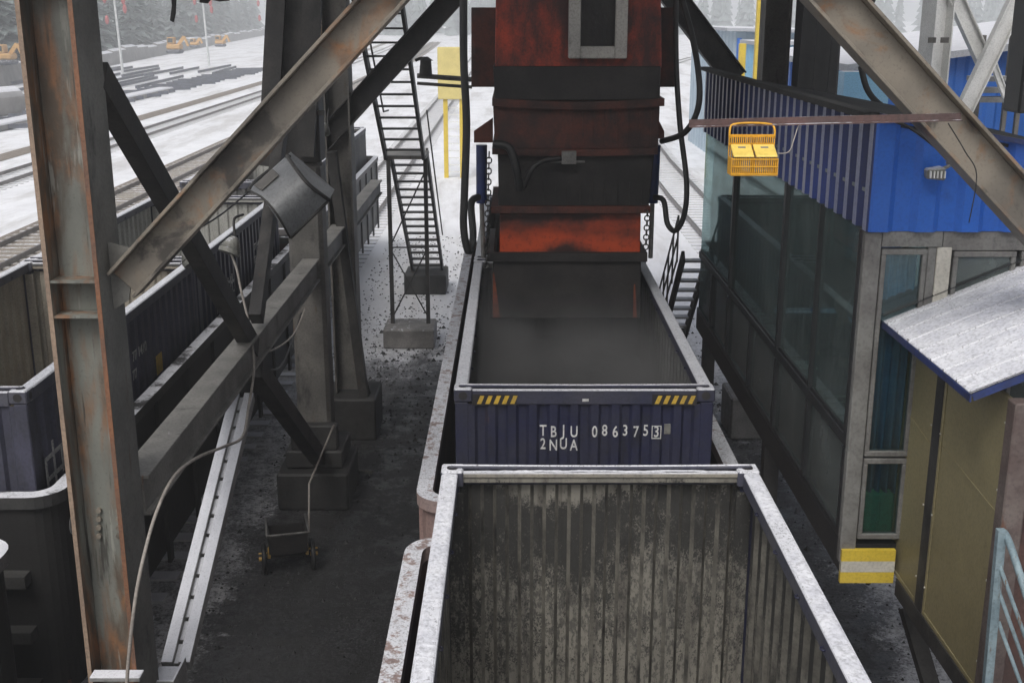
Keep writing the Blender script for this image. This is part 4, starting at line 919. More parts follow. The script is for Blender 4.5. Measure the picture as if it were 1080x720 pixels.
MB().box(3.518, 3.64, yf - .05, yf + .02, zL, zT - .135).build('front_pier', 'whitepaint', cab, bevel=.006)
MB().box(XW + .61, XE, yf - .045, yf + .02, zT - .16, zT - .004).build('front_head', 'frame', cab)
front_window(3.70, 4.14, zM, zT - .22); front_window(4.26, 4.8, zM, zT - .22)
MB().box(XW + .625, XE, yf - .03, yf + .02, zL, zM - .06).build('front_panel', 'yellowpanel', cab)
zs = P(890, 575, y=yf).z; zs2 = P(890, 609, y=yf).z; xs2 = P(940, 590, y=yf).x
h_ = (zs - zs2) / 3
for i in range(3): MB().box(XW - .03, xs2, yf - .1, yf - .05, zs2 + i * h_ + .0005, zs2 + (i + 1) * h_ - .0005).build('bumper_stripe', 'whitepaint' if i == 1 else 'yellow', cab)
for x, y in ((XW + .15, 17.8), (XW + .15, 13.2), (XE - .15, 17.8), (XE - .15, 13.2)):
    MB().box(x - .09, x + .09, y - .09, y + .09, 0, zB + .018).build('leg', 'dark', cab)
MB().bar(P(957, 640, y=9.9), P(985, 735, y=9.5), .12, .14, (1, 0, 0)).build('strut', 'dark', cab)
# things in the cabin
zfl = zL - .1
dk = thing('desk', 'dark control desk along the cabin window', 'desk', (3.4, 12.4, zfl))
MB().box(3.08, 3.62, 10.7, 14.4, zfl + .72, zfl + .75).build('desk_top', 'desk', dk); MB().box(3.1, 3.16, 10.75, 14.35, zfl, zfl + .719).build('desk_panel', 'desk', dk)
for y in (10.78, 14.3): MB().box(3.5, 3.56, y, y + .05, zfl, zfl + .719).build('leg', 'desk', dk)
zd = zfl + .751
p_ = P(848, 385, z=zd); tag(MB().box(p_.x - .12, p_.x + .12, p_.y - .16, p_.y + .16, zd, zd + .006).build('paper_sheet', 'paper'), 'pale sheet of paper lying on the control desk', 'paper')
p_ = P(885, 415, z=zd + .05)
bxx = thing('desk_set', 'small white and blue desk unit behind the glass near the curtain', 'desk unit', (p_.x, p_.y, zd))
MB().box(p_.x - .12, p_.x + .12, p_.y - .15, p_.y + .15, zd, zd + .1).build('case', 'hydblue', bxx, bevel=.01); MB().box(p_.x - .1, p_.x + .1, p_.y - .18, p_.y - .152, zd + .015, zd + .085).build('face_plate', 'paper', bxx)
MB().box(p_.x - .06, p_.x + .06, p_.y - .19, p_.y - .182, zd + .03, zd + .07).build('display', 'black', bxx)
def curtain(name, a, b, z0, z1, label, amp=.03, n=28):
    mb = MB(); a = V(a); b = V(b); u = (b - a).normalized(); nn = V((-u.y, u.x, 0)); vs = []
    for i in range(n + 1):
        t = i / n; off = math.sin(t * n * .9) * amp * (1 + .3 * math.sin(t * 9))
        for z, k2 in ((z0, 1.25), (z1, .8)):
            p = a.lerp(b, t) + nn * off * k2; vs.append((p.x, p.y, z))
    mb.add(vs, [(2 * i, 2 * i + 2, 2 * i + 3, 2 * i + 1) for i in range(n)], 0, True)
    o = mb.build(name, 'curtain'); s = o.modifiers.new('cloth', 'SOLIDIFY'); s.thickness = .006
    return tag(o, label, 'curtain', 'cabin curtains')
curtain('curtain', (3.06, 9.78, 0), (3.08, 10.12, 0), zfl + .05, zT - .1, 'narrow blue curtain gathered at the cabin corner behind the side glass')
curtain('curtain', (3.14, 9.75, 0), (3.42, 9.73, 0), zL + .35, zT - .2, 'blue curtain hanging behind the narrow front window')
tag(MB().box(3.12, 3.44, 9.72, 9.98, zL - .09, zL + .36).build('green_crate', 'green', bevel=.04), 'green plastic bundle behind the low front window', 'bundle')
# operator seated at the desk
def skin_obj(name, verts, edges, radii, mat, parent, root=0, lev=2):
    o0 = ORG[parent.name]; me = bpy.data.meshes.new(name); me.from_pydata([V(v) - o0 for v in verts], edges, [])
    o = bpy.data.objects.new(name, me); col.objects.link(o); o.parent = parent; me.materials.append(M[mat])
    bm_ = o.modifiers.new('skin', 'SKIN'); bm_.use_smooth_shade = True
    for i, sv in enumerate(me.skin_vertices[0].data):
        r = radii[i]; sv.radius = r if isinstance(r, tuple) else (r, r); sv.use_root = (i == root)
    s = o.modifiers.new('sub', 'SUBSURF'); s.levels = lev; s.render_levels = lev
    ORG[o.name] = o0; return o
hx, hy_ = 3.92, 13.2
pr = thing('person', 'person in dark work clothes sitting at the desk behind the cabin glass', 'person', (hx, hy_, zfl))
def W(x, y, z): return (hx + x, hy_ + y, zfl + z)
bv = [W(0, 0, .52), W(-.02, 0, .75), W(-.05, 0, 1.0), W(-.07, 0, 1.12), W(-.085, 0, 1.19), W(-.10, 0, 1.26), W(-.115, 0, 1.34), W(-.10, 0, 1.41), W(-.195, 0, 1.29)]
be = [(0, 1), (1, 2), (2, 3), (3, 4), (4, 5), (5, 6), (6, 7), (5, 8)]
br = [(.13, .17), (.11, .14), (.11, .15), .075, .05, .075, .09, .06, .012]
def limb(base, pts, rr):
    global bv, be, br
    i = base
    for p, r in zip(pts, rr): bv.append(p); br.append(r); be.append((i, len(bv) - 1)); i = len(bv) - 1
    return i
for s_ in (-1, 1):
    k = limb(2, [W(-.06, s_ * .17, 1.03), W(-.13, s_ * .21, .80), W(-.36, s_ * .14, .775), W(-.43, s_ * .125, .775)], [.06, .045, .032, (.02, .036)])
    for j, (dy, ln) in enumerate(((-.033, .07), (-.012, .085), (.01, .08), (.03, .06))):
        limb(k, [W(-.47, s_ * .125 + dy, .775), W(-.45 - ln, s_ * .125 + dy * 1.2, .765)], [.009, .007])
    limb(k, [W(-.43, s_ * .085, .775), W(-.46, s_ * .065, .77)], [.01, .008])
    limb(0, [W(-.1, s_ * .1, .5), W(-.42, s_ * .12, .5), W(-.44, s_ * .12, .12), W(-.46, s_ * .12, .05), W(-.56, s_ * .13, .04)], [.085, .065, .045, .04, .035])
skin_obj('body', bv, be, br, 'skin', pr)
jv = [W(0, 0, .5), W(-.02, 0, .75), W(-.05, 0, 1.0), W(-.07, 0, 1.13)]; je = [(0, 1), (1, 2), (2, 3)]; jr = [(.15, .19), (.13, .165), (.13, .17), .085]
bv, be, br = jv, je, jr
for s_ in (-1, 1): limb(2, [W(-.06, s_ * .17, 1.03), W(-.13, s_ * .21, .80), W(-.37, s_ * .14, .777)], [.075, .06, .047])
skin_obj('jacket', bv, be, br, 'cloth', pr)
bv, be, br = [W(0, 0, .5)], [], [(.15, .18)]
for s_ in (-1, 1): limb(0, [W(-.1, s_ * .1, .5), W(-.42, s_ * .12, .5), W(-.44, s_ * .12, .10)], [.1, .08, .06])
skin_obj('trousers', bv, be, br, 'cloth', pr)
skin_obj('hair', [W(-.06, 0, 1.36), W(-.07, 0, 1.42), W(-.12, 0, 1.445)], [(0, 1), (1, 2)], [.08, .085, .05], 'hair', pr)
chr_ = thing('office_chair', 'teal chair the seated person uses in the cabin', 'chair', (hx + .05, hy_, zfl))
MB().box(hx - .2, hx + .26, hy_ - .23, hy_ + .23, zfl + .33, zfl + .37).build('seat', 'teal', chr_, bevel=.02); MB().box(hx + .24, hx + .28, hy_ - .22, hy_ + .22, zfl + .45, zfl + .95).build('backrest', 'teal', chr_, bevel=.02)
MB().bar((hx + .26, hy_, zfl + .3), (hx + .275, hy_, zfl + .5), .06, .03).build('back_stem', 'dark', chr_); MB().cyl((hx, hy_, zfl + .06), (hx, hy_, zfl + .33), .03).build('stem', 'dark', chr_)
bs = MB()
for i in range(5): bs.bar((hx, hy_, zfl + .05), (hx + .28 * math.cos(i * 1.2566), hy_ + .28 * math.sin(i * 1.2566), zfl + .03), .04, .03)
bs.build('star_base', 'dark', chr_)

# lamp on the front fascia
lp = P(987, 182, y=Y0 - .2); fa = thing('flood_lamp', 'small grey floodlight fixed to the bright blue front fascia', 'lamp', lp)
MB().hexa([lp + V((-.075, -.03, -.05)), lp + V((.07, -.05, -.06)), lp + V((.07, .05, -.06)), lp + V((-.075, .05, -.05)), lp + V((-.085, -.06, .03)), lp + V((.05, -.08, .05)), lp + V((.05, .06, .05)), lp + V((-.085, .05, .03))]).build('housing', 'lampgrey', fa, bevel=.012)
MB().tube([lp + V((.03, 0, .02)), lp + V((.1, -.02, .06)), lp + V((.11, .07, .07))], .015).build('bracket', 'frame', fa)
gf = MB()
for i in range(5): gf.box(lp.x - .07 + i * .028, lp.x - .062 + i * .028, lp.y - .085, lp.y - .06, lp.z - .035, lp.z + .02)
gf.build('cooling_fins', 'whitesteel', fa)
# brown bar with basket
yb = 7.82
ba, bb = P(727, 134, y=yb), P(1014, 127, y=yb)
steel('crossbar', 'thin red-brown angle bar crossing in front of the blue fascia', 'bar', MB().bar(ba, bb, .045, .008).bar(ba + V((0, .02, .024)), bb + V((0, .02, .024)), .006, .045), 'brownbar', bevel=0)
bk = thing('hanging_basket', 'yellow plastic two-bin basket hung by its handle from the brown bar', 'basket', P(794, 185, y=yb - .08))
def X_(px, py=160): return xat(px, py, yb - .1)
def Z_(py): return zat(py, yb - .1)
ya, yz = yb - .17, yb - .03
x0, x1, zb_, zt_ = X_(770), X_(819), Z_(184), Z_(166)
bsk = MB(); bsk.box(x0, x1, ya, yz, zb_, zb_ + .008)
for zz in (zb_ + .008, (zb_ + zt_) / 2 - .0, zt_ - .008): bsk.box(x0, x1, ya - .004, ya, zz, zz + .008)
n = 22
for i in range(n + 1):
    x = x0 + (x1 - x0 - .006) * i / n; bsk.box(x, x + .006, ya + .0005, ya + .006, zb_ + .009, zt_)
    bsk.box(x, x + .006, yz - .006, yz, zb_ + .009, Z_(144)); 
for x in (x0, (x0 + x1) / 2 - .004, x1 - .008): bsk.box(x, x + .008, ya + .007, yz - .007, zb_ + .009, zt_)
bsk.box(x0, x1, yz + .0005, yz + .006, Z_(146), Z_(143)); bsk.box(x0, x1, yz + .0005, yz + .006, Z_(154), Z_(152))
bsk.build('basket_body', 'basket', bk)
for xa_, xb_ in ((X_(772), X_(793.5)), (X_(795.5), X_(818))):
    l = MB().hexa([(xa_, ya - .004, Z_(165)), (xb_, ya - .004, Z_(165)), (xb_, yz - .01, Z_(156)), (xa_, yz - .01, Z_(156)), (xa_, ya - .004, Z_(163)), (xb_, ya - .004, Z_(163)), (xb_, yz - .01, Z_(153)), (xa_, yz - .01, Z_(153))]).build('bin_lid', 'basketlid', bk, bevel=.004)
    cxm = (xa_ + xb_) / 2; MB().slab([(cxm - .025, ya + .085, Z_(157.2)), (cxm + .025, ya + .085, Z_(157.2)), (cxm + .025, ya + .10, Z_(156)), (cxm - .025, ya + .10, Z_(156))], .006).build('grip', 'greyhousing', l)
MB().tube([(x0 + .005, yz, Z_(147)), (x0 + .005, yz, Z_(138)), (x0 + .03, yb - .01, Z_(132.5)), ((x0 + x1) / 2, yb - .01, Z_(131)), (x1 - .03, yb - .01, Z_(132.5)), (x1 - .005, yz, Z_(138)), (x1 - .005, yz, Z_(147))], .007, 8, sub=3).build('handle', 'basket', bk)
tag(MB().tube([P(820, 162, y=yb - .1), P(832, 160, y=yb - .05), P(838, 145, y=yb - .02), P(842, 132, y=yb)], .004, 6).build('cord', 'hosewhite'), 'thin cord from the yellow basket up to the brown bar', 'cord')

# ------------------------------------------------------------------ porch with snowy canopy
po = thing('entrance_porch', 'dull yellow panelled porch under a snowy corrugated canopy', 'porch', (3.9, 8.6, 0))
XP = 3.43; zP = CZ - 4.82
q1, q2 = P(936, 600, x=XP), P(968, 640, x=XP)
def ypx(px): # y on plane x=XP at lower edge
    zc = XP * F / (px - 540); return (zc - sp * 4.82) / cp
za = CZ - 2.55
panels = [(ypx(938), ypx(966)), (ypx(973), ypx(1030))]
for i, (ya_, yb_) in enumerate(panels):
    pn = MB().box(XP, XP + .03, yb_, ya_, zP, za).build('yellow_panel', 'yellowpanel', po)
    f = MB(); f.box(XP - .012, XP - .001, yb_, yb_ + .04, zP, za).box(XP - .012, XP - .001, ya_ - .04, ya_, zP, za).box(XP - .012, XP - .001, yb_ + .041, ya_ - .041, zP, zP + .04)
    f.build('panel_frame', 'yellowpanel', pn, bevel=.004)
    rv = MB()
    for zz in (zP + .25, zP + .9, zP + 1.6, zP + 2.1):
        for yy in (yb_ + .02, ya_ - .02): rv.cyl((XP - .011, yy, zz), (XP - .02, yy, zz), .009, 6)
    rv.build('screws', 'whitepaint', pn)
    MB().bar((XP - .002, ya_ - .05, zP + 1.5), (XP - .002, yb_ + .05, zP + 1.42), .006, .02).build('stiffener', 'yellowpanel', pn)
MB().box(XP - .015, XP + .05, panels[1][0] + .002, panels[0][1] - .002, zP, za).build('post', 'dark', po)
yn = panels[1][1]
MB().box(XP - .03, XP + .12, yn - .14, yn - .002, zP - .1, za + .02).build('corner_post', 'postbrown', po, bevel=.01)
MB().box(XP + .0, XP + 1.6, yn - .1, Y0 - .12, zP - .14, zP - .002).build('porch_floor', 'sill', po)
MB().box(XP - .02, XP + .0, yn - .1, Y0 - .12, zP - .16, zP - .003).build('floor_edge', 'dark', po)
MB().box(XP + .125, XP + 1.9, yn - .02, yn + .02, zP, za + .3).build('inner_screen', 'gondin', po)
e0, e1 = (3.13, 9.72, CZ - 2.49), (3.13, 7.62, CZ - 2.49)
rf = MB(); sl_ = .43; XR2 = 5.0; ncorr = 8
L = e0[1] - e1[1]; prof = []
for k in range(ncorr):
    a = k / ncorr
    for t, h in ((0, .012), (.05, .012), (.10, 0), (.95, 0)): prof.append((a + t / ncorr, h))
prof.append((1, .035))
vs = []
for t, h in prof:
    y = e1[1] + L * t
    vs += [(3.13, y, e0[2] + h), (XR2, y, e0[2] + h + (XR2 - 3.13) * sl_)]
fs = [(2 * i, 2 * i + 1, 2 * i + 3, 2 * i + 2) for i in range(len(prof) - 1)]
rf.add(vs, fs); rf.add([V(v) - V((0, 0, .012)) for v in vs], [tuple(reversed(f)) for f in fs])
rf.build('canopy_roof', 'roofsheet', po)
snow_layer('snow_layer', po, 150, 170, lambda u, v: (V((3.15 + (XR2 - 3.2) * u, e1[1] + .02 + (L - .22) * v, e0[2] + .004 + (.02 + (XR2 - 3.2) * u) * sl_)), V((-.39, 0, .92))), .012, .06, 9.1)
zc_ = lambda x: e0[2] + (x - 3.13) * sl_
MB().hexa([(3.12, 9.725, zc_(3.12) - .05), (XR2, 9.725, zc_(XR2) - .05), (XR2, 9.75, zc_(XR2) - .05), (3.12, 9.75, zc_(3.12) - .05), (3.12, 9.725, zc_(3.12) + .13), (XR2, 9.725, zc_(XR2) + .13), (XR2, 9.75, zc_(XR2) + .13), (3.12, 9.75, zc_(3.12) + .13)]).build('flashing', 'hydblue', po)
MB().hexa([(3.12, 9.55, zc_(3.12) + .05), (XR2, 9.55, zc_(XR2) + .05), (XR2, 9.72, zc_(XR2) + .12), (3.12, 9.72, zc_(3.12) + .12), (3.12, 9.55, zc_(3.12) + .06), (XR2, 9.55, zc_(XR2) + .06), (XR2, 9.72, zc_(XR2) + .13), (3.12, 9.72, zc_(3.12) + .13)]).build('flashing', 'frameblack', po)
MB().bar((3.125, 7.6, zc_(3.125) - .03), (3.125, 9.7, zc_(3.125) - .03), .012, .05).build('eave_trim', 'hydblue', po)
MB().bar((3.14, 7.605, zc_(3.14) - .03), (XR2, 7.605, zc_(XR2) - .03), .012, .05).build('eave_trim', 'hydblue', po)
MB().bar((3.4, 7.75, zc_(3.4) - .06), (4.8, 7.75, zc_(4.8) - .06), .06, .08).bar((3.4, 9.4, zc_(3.4) - .06), (4.8, 9.4, zc_(4.8) - .06), .06, .08).build('rafter', 'dark', po)
# pale blue stair railing
ra = thing('stair_railing', 'flaking pale blue stair railing at the lower right edge', 'railing', (3.6, 7.2, 2))
yr = 7.2
MB().bar(P(1056, 558, y=yr), P(1040, 735, y=yr), .055, .05, (0, 1, 0)).build('post', 'railpaint', ra)
MB().tube([P(1056, 560, y=yr), P(1062, 566, y=yr), P(1074, 600, y=6.95), P(1105, 700, y=6.6)], .025, 8).build('handrail', 'railpaint', ra)
for py in (592, 622, 655): MB().tube([P(1053, py, y=yr), P(1053 + 50, py + 140, y=yr - .4)], .014, 8).build('mid_rail', 'railpaint', ra)
tag(MB().box(4.1, 5.4, 7.3, 7.36, 2.0, 4.75).build('dark_screen', 'gondin'), 'dark red-brown sheet behind the pale blue railing', 'screen')

# ------------------------------------------------------------------ stair behind the cabin
s2 = thing('stair', 'dark steel stair with snowy treads behind the far end of the cabin', 'stair', (2.9, 20, 0))
A0 = (18.3, CZ - 3.7); A1 = (22.3, .05)
for x in (2.72, 3.1): MB().bar((x, *A0), (x, *A1), .05, .2).build('stringer', 'dark', s2)
for i in range(17):
    t = (i + .5) / 17; y, z = A0[0] + (A1[0] - A0[0]) * t, A0[1] + (A1[1] - A0[1]) * t
    MB().box(2.75, 3.07, y - .1, y + .1, z, z + .03).build('tread', 'palesteel', s2)
r2 = MB()
for h in (.35, .7, 1.05): r2.tube([(2.62, A0[0], A0[1] + h - .4), (2.62, A1[0], A1[1] + h)], .016, 6)
for i in range(9):
    t = i / 8; y, z = A0[0] + (A1[0] - A0[0]) * t, A0[1] + (A1[1] - A0[1]) * t; r2.cyl((2.62, y, z - .1), (2.62, y, z + 1.0 - .35 * (1 - t)), .016, 6)
r2.build('handrail', 'frame', s2)
MB().bar((2.7, 18.2, 2.5), (2.7, 20.3, .2), .12, .12).build('support', 'dark', s2)

# ------------------------------------------------------------------ machinery and buildings at the upper right
mc = thing('conveyor_casing', 'black conveyor casing and hanging rubber behind the cabin roof', 'machinery', (5.1, 19.4, 0))
a, b = P(845, 130, y=19.2), P(893, -30, y=19.2)
MB().box(a.x, b.x, 19.2, 20.1, 5.2, 10).build('casing', 'rubber', mc, bevel=.04)
fl_ = MB()
for i in range(5): fl_.slab([P(838 + i * 8, 122 - i % 2 * 10, y=19.1), P(846 + i * 8, 122 - i % 2 * 10, y=19.1), P(858 + i * 8, -20, y=19.1), P(850 + i * 8, -20, y=19.1)], .02)
fl_.build('rubber_curtain', 'rubber', mc)
MB().box(b.x + .02, b.x + .45, 19.3, 19.7, 7.15, 7.7).cyl((b.x + .2, 19.1, 7.7), (b.x + .2, 20.4, 7.7), .28, 14).build('drive_unit', 'dark', mc)
MB().tube([P(908, 70, y=18.9), P(915, 95, y=18.8), P(930, 112, y=18.6), P(960, 128, y=18.4)], .05).build('cable', 'rubber', mc)
def clad(name, x0, x1, y0, y1, zt0, zt1, wall, roof, label, cat='building', over=.3, pitch=.5):
    t = thing(name, label, cat, ((x0 + x1) / 2, (y0 + y1) / 2, 0))
    top = lambda k: zt0 + (zt1 - zt0) * k / (x1 - x0)
    MB().corr((x0, y0), (x1, y0), 0, zt0, (0, -1), .05, pitch, top=top).build('front_wall', [wall, 'inwall'], t)
    MB().corr((x0, y0), (x0, y1), 0, zt0, (-1, 0), .05, pitch).build('side_wall', [wall, 'inwall'], t)
    MB().corr((x1, y0), (x1, y1), 0, zt1, (1, 0), .05, pitch).build('side_wall', [wall, 'inwall'], t)
    MB().corr((x0, y1), (x1, y1), 0, zt0, (0, 1), .05, pitch, top=top).build('rear_wall', [wall, 'inwall'], t)
    s = (zt1 - zt0) / (x1 - x0)
    q = [(x0 - over, y0 - over, zt0 - over * s), (x1 + over, y0 - over, zt1 + over * s), (x1 + over, y1 + over, zt1 + over * s), (x0 - over, y1 + over, zt0 - over * s)]
    MB().hexa([V(p) + V((0, 0, .01)) for p in q] + [V(p) + V((0, 0, .16)) for p in q]).build('roof', roof, t)
    return t
M['snowroof'] = surf('snow_covered_roof', (.4, .42, .45), (.35, .36, .4), 1, dirt_amt=.05, snow=1.0, speck=.1)
c1 = clad('blue_building', P(905, 60, y=27).x, 16.5, 27, 36, 6.2, 7.3, 'bluebuild', 'snowroof', 'bright blue clad building behind the white cross-braced frame')
MB().box(9.2, 10.2, 26.9, 26.96, 3.6, 5.0).build('shutter', 'paleblue', c1)
MB().box(P(890, 90, y=26).x, P(938, 90, y=26).x, 26.0, 26.5, 0, P(900, 76, y=26).z).build('annex', 'paleblue', c1)
clad('dark_building', 11.9, 22, 24.2, 26.6, 9.5, 9.5, 'dark', 'snowroof', 'dark shed wall at the top right edge behind the braces')
wcx = P(985, 60, y=23).x
wf = thing('white_column', 'white painted H-section column with dark clips at the upper right', 'column', (wcx, 23, 0))
MB().ibeam((wcx, 23, 0), (wcx, 23, 10), .42, .42, (1, .35, 0), .03, .03).build('shaft', 'whitesteel', wf)
pz = P(985, 42, y=22.7).z; MB().box(wcx - .24, wcx - .1, 22.68, 22.72, pz - .06, pz + .04).box(wcx + .0, wcx + .15, 22.7, 22.74, pz - .06, pz + .04).build('clip', 'greycol', wf)
brace(P(1003, -12, y=23), P(1040, 70, y=23), .2, .28, (1, 0, 0), 'white brace falling right from the white column', 'whitesteel', group='white cross braces at the upper right')
brace(P(1092, -40, y=22.7), P(1010, 130, y=22.7), .2, .3, (1, 0, 0), 'white brace rising to the upper right corner', 'whitesteel', group='white cross braces at the upper right')
brace(P(1046, 62, y=23.3), P(1064, 112, y=23.3), .1, .12, (1, 0, 0), 'thin white brace below the crossing of the white braces', 'whitesteel', group='white cross braces at the upper right')
tag(MB().box(P(1063, 60, y=18.6).x, P(1063, 60, y=18.6).x + 1.6, 18, 18.6, P(1062, 120, y=18).z, 9).build('hanging_hood', 'rubber', bevel=.03), 'black hood hanging at the far upper right edge', 'hood')
fm = thing('pipe_rack', 'snowy grey pipe rack behind the thin white brace', 'pipe rack', (P(1050, 90, y=24).x, 24.0, 0))
for i, py in enumerate((86, 98, 108)): MB().box(P(1025, py, y=23.8).x, P(1075, py, y=23.8).x, 23.7, 24.1, P(1040, py, y=23.8).z, P(1040, py, y=23.8).z + .1).build('shelf', 'palesteel', fm)
for px in (1030, 1060, 1074): MB().box(P(px, 90, y=23.9).x, P(px, 90, y=23.9).x + .08, 23.85, 23.95, 0, 7).build('upright', 'greycol', fm)
# cables at the right
for pts, lab in (([P(918, 120, y=9.4), P(960, 135, y=9.3), P(1010, 170, y=9.2), P(1090, 200, y=9.2)], 'black cable draped along the top of the blue fascia'),
                 ([P(1000, 130, y=8.0), P(1018, 160, y=8.0), P(1030, 185, y=8.05), P(1022, 235, y=8.1)], 'thin wire dangling below the right end of the brown bar')):
    tag(MB().tube(pts, .004 if 'wire' in lab else .014, 6).build('cable', 'rubber'), lab, 'cable')
# pale building and yellow gate far behind
wb = clad('pale_building', 10.7, 17, 58, 72, 6.6, 6.45, 'whiteblue', 'snowroof', 'white and blue building under thick snow seen above the fascia', over=.5, pitch=1.0)
MB().box(10.75, 10.95, 57.75, 57.92, 0, 6.3).build('door_trim', 'bluebuild', wb); MB().box(10.97, 15.2, 57.8, 57.93, 5.6, 6.2).build('door_trim', 'bluebuild', wb); MB().box(10.97, 15, 57.82, 57.9, 0, 5.58).build('door', 'signyellow', wb)
hutx = P(792, 60, y=50).x
clad('blue_hut', hutx, hutx + 2.6, 49, 52, P(792, 48, y=49).z, P(792, 48, y=49).z, 'paleblue', 'snowroof', 'small pale blue hut with a snowy flat roof by the yellow posts', over=.1, pitch=.3)
for px, py in ((783, 46), (803, -20)):
    p = P(px, py, y=48.5); tag(MB().box(p.x - .13, p.x + .13, 48.3, 48.6, 0, p.z).build('yellow_post', 'yellow', bevel=.02), 'short yellow post left of the pale blue hut' if px < 790 else 'tall yellow post rising past the pale blue hut', 'post', 'yellow posts by the hut')

# ------------------------------------------------------------------ yard to the left: stored rails, wall, trees, lamps
random.seed(3)
def stored(x, y, l, ang, label):
    t = MB(); d = V((math.sin(ang), math.cos(ang), 0)); p = V((x, y, .25))
    t.bar(p - d * l / 2, p + d * l / 2, .22, .3); return tag(t.build('stored_rail', 'timber'), label, 'rail', 'steel rails laid out on the snow')
for i in range(26):
    stored(-34.5 - .3 * (i % 3), 78 + i * 3.4, 5.2, R(62), 'dark rail lying crosswise in the nearest row of stored rails')
for r_ in range(9):
    for k in range(4):
        stored(-38.5 - r_ * 2.3 + random.uniform(-.6, .6), 88 + k * 24 + random.uniform(-6, 6), random.uniform(14, 22), R(-3 + random.uniform(-2, 2)), 'long dark rail lying lengthwise among the stored rails on the snow')
for i, (x, y) in enumerate(((-33.5, 72), (-34.6, 70))):
    tag(MB().tube([(x, y - 16, .4), (x, y, .45), (x - 3, y + 10, .4)], .22, 8).build('snowy_pipe', 'timber'), ('dark bent pipe in the snow left of the big column', 'second dark bent pipe farther left in the snow')[i], 'pipe')
tag(MB().cyl((-44, 74, .9), (-38.4, 92, .9), 1.2, 16).build('concrete_pipe', 'bank'), 'big snow-covered pipe lying behind the big column', 'pipe')
wl = MB(); q0, q1_ = V((-48, 78, 0)), V((-92, 460, 0))
n = 40
for i in range(n):
    a, b = q0.lerp(q1_, i / n), q0.lerp(q1_, (i + 1) / n); h0 = 2.3 + .25 * math.sin(i * 1.7); wl.hexa([a + V((-1.2, 0, 0)), a, b, b + V((-1.2, 0, 0)), a + V((-1.2, 0, h0)), a + V((-.3, 0, h0 - .3)), b + V((-.3, 0, h0 - .3)), b + V((-1.2, 0, h0))])
tag(wl.build('retaining_wall', 'bank', loc=(-48, 78, 0)), 'long snow-topped stone wall in front of the fir trees', 'wall')
def fir(seed, h):
    random.seed(seed)
    t = thing('fir_tree', 'snow-dusted fir tree in the foggy row behind the stone wall', 'tree', (0, 0, 0), 'fir trees behind the wall')
    MB().cyl((0, 0, 0), (0, 0, h * .95), .22, 7, .03).build('trunk', 'bark', t)
    mb = MB(); n = 26
    for i in range(n):
        f = i / (n - 1); z = h * (.07 + .9 * f); r = (1 - f) ** .85 * h * .24 + .15
        for k in range(13):
            a = random.uniform(0, 6.283); rr = r * random.uniform(.6, 1.15); dz = -rr * random.uniform(.2, .5)
            d = V((math.cos(a), math.sin(a), 0)); s_ = V((-d.y, d.x, 0)) * rr * random.uniform(.16, .3)
            p0 = V((0, 0, z + random.uniform(-.2, .2))); p1 = p0 + d * rr * .6 + V((0, 0, dz * .45)); p2 = p0 + d * rr + V((0, 0, dz))
            mb.add([p0, p1 + s_, p2, p1 - s_, p1 + V((0, 0, -.25))], [(0, 1, 2, 3), (0, 3, 4), (3, 2, 4), (2, 1, 4), (1, 0, 4)])
    mb.build('crown', 'needles', t); return t
protos = [fir(11, 13), fir(12, 15), fir(13, 12), fir(14, 16)]
random.seed(5); used = [False] * 4; cnt = 0
for row in range(5):
    for i in range(26):
        t = i / 25 * (1.0); base = q0.lerp(q1_, t ** 1.25 * .95)
        x = base.x - 5 - row * 5 + random.uniform(-1.8, 1.8); y = base.y + row * 4 + random.uniform(-2.5, 2.5)
        k = random.randrange(4); rz = random.uniform(0, 6.28); s_ = random.uniform(.75, 1.2)
        if not used[k]: o = protos[k]; used[k] = True; o.location = (x, y, 1); o.rotation_euler.z = rz; o.scale = (s_,) * 3
        else: o = dup(protos[k], (x, y, 1), rz=rz, scale=s_)
# fir wood across the far distance
random.seed(8); fw = MB()
for i in range(420):
    x = random.uniform(-160, 330); y = random.uniform(430, 520); h = random.uniform(12, 19); r = h * .22
    for k in range(7):
        z = h * (k + .6) / 7; rr = r * (1 - k / 7.5); a0 = random.uniform(0, 1)
        pts = [(x + rr * random.uniform(.7, 1.2) * math.cos(a0 + j * 1.2566), y + rr * math.sin(a0 + j * 1.2566), z - h * .07 + random.uniform(-.4, .4)) for j in range(5)]
        fw.add(pts + [(x, y, z + h * .13)], [(j, (j + 1) % 5, 5) for j in range(5)])
kind(fw.build('far_wood', 'needles', loc=(0, 470, 0)), 'stuff')
def street_lamp(px, py, y, label):
    p = P(px, py, y=y); t = thing('lamp_post', label, 'lamp post', (p.x, y, 0), 'lamp posts along the wall')
    MB().cyl((p.x, y, 0), (p.x - .5, y, 15), .18, 10, .1).build('pole', 'polepaint', t)
    for dx, z in ((-1.3, 9.2), (1.0, 9.0), (-1.2, 7.2 - .5), (1.1, 8.0)):
        b_ = MB(); c = V((p.x + dx - .2, y, z))
        for k in range(8):
            a0, a1 = math.pi * k / 8, math.pi * (k + 1) / 8
            b_.cyl(c + V((0, 0, -.55 * math.cos(a0))), c + V((0, 0, -.55 * math.cos(a1))), max(.02, .26 * math.sin(a0)), 12, max(.02, .26 * math.sin(a1)), caps=False)
        lt = b_.build('lantern', 'redcloth', t)
    MB().tube([(p.x - 1.5, y, 9.9), (p.x + 1.2, y, 9.9)], .06).build('lantern_arm', 'polepaint', t)
street_lamp(128, 58, 150, 'pale lamp post with red lanterns nearest the big column')
street_lamp(219, 46, 178, 'pale lamp post with red lanterns right of the orange digger')
street_lamp(283, 36, 215, 'pale lamp post with red lanterns beside the middle column')
street_lamp(-12, 70, 120, 'pale lamp post with red lanterns at the left edge')
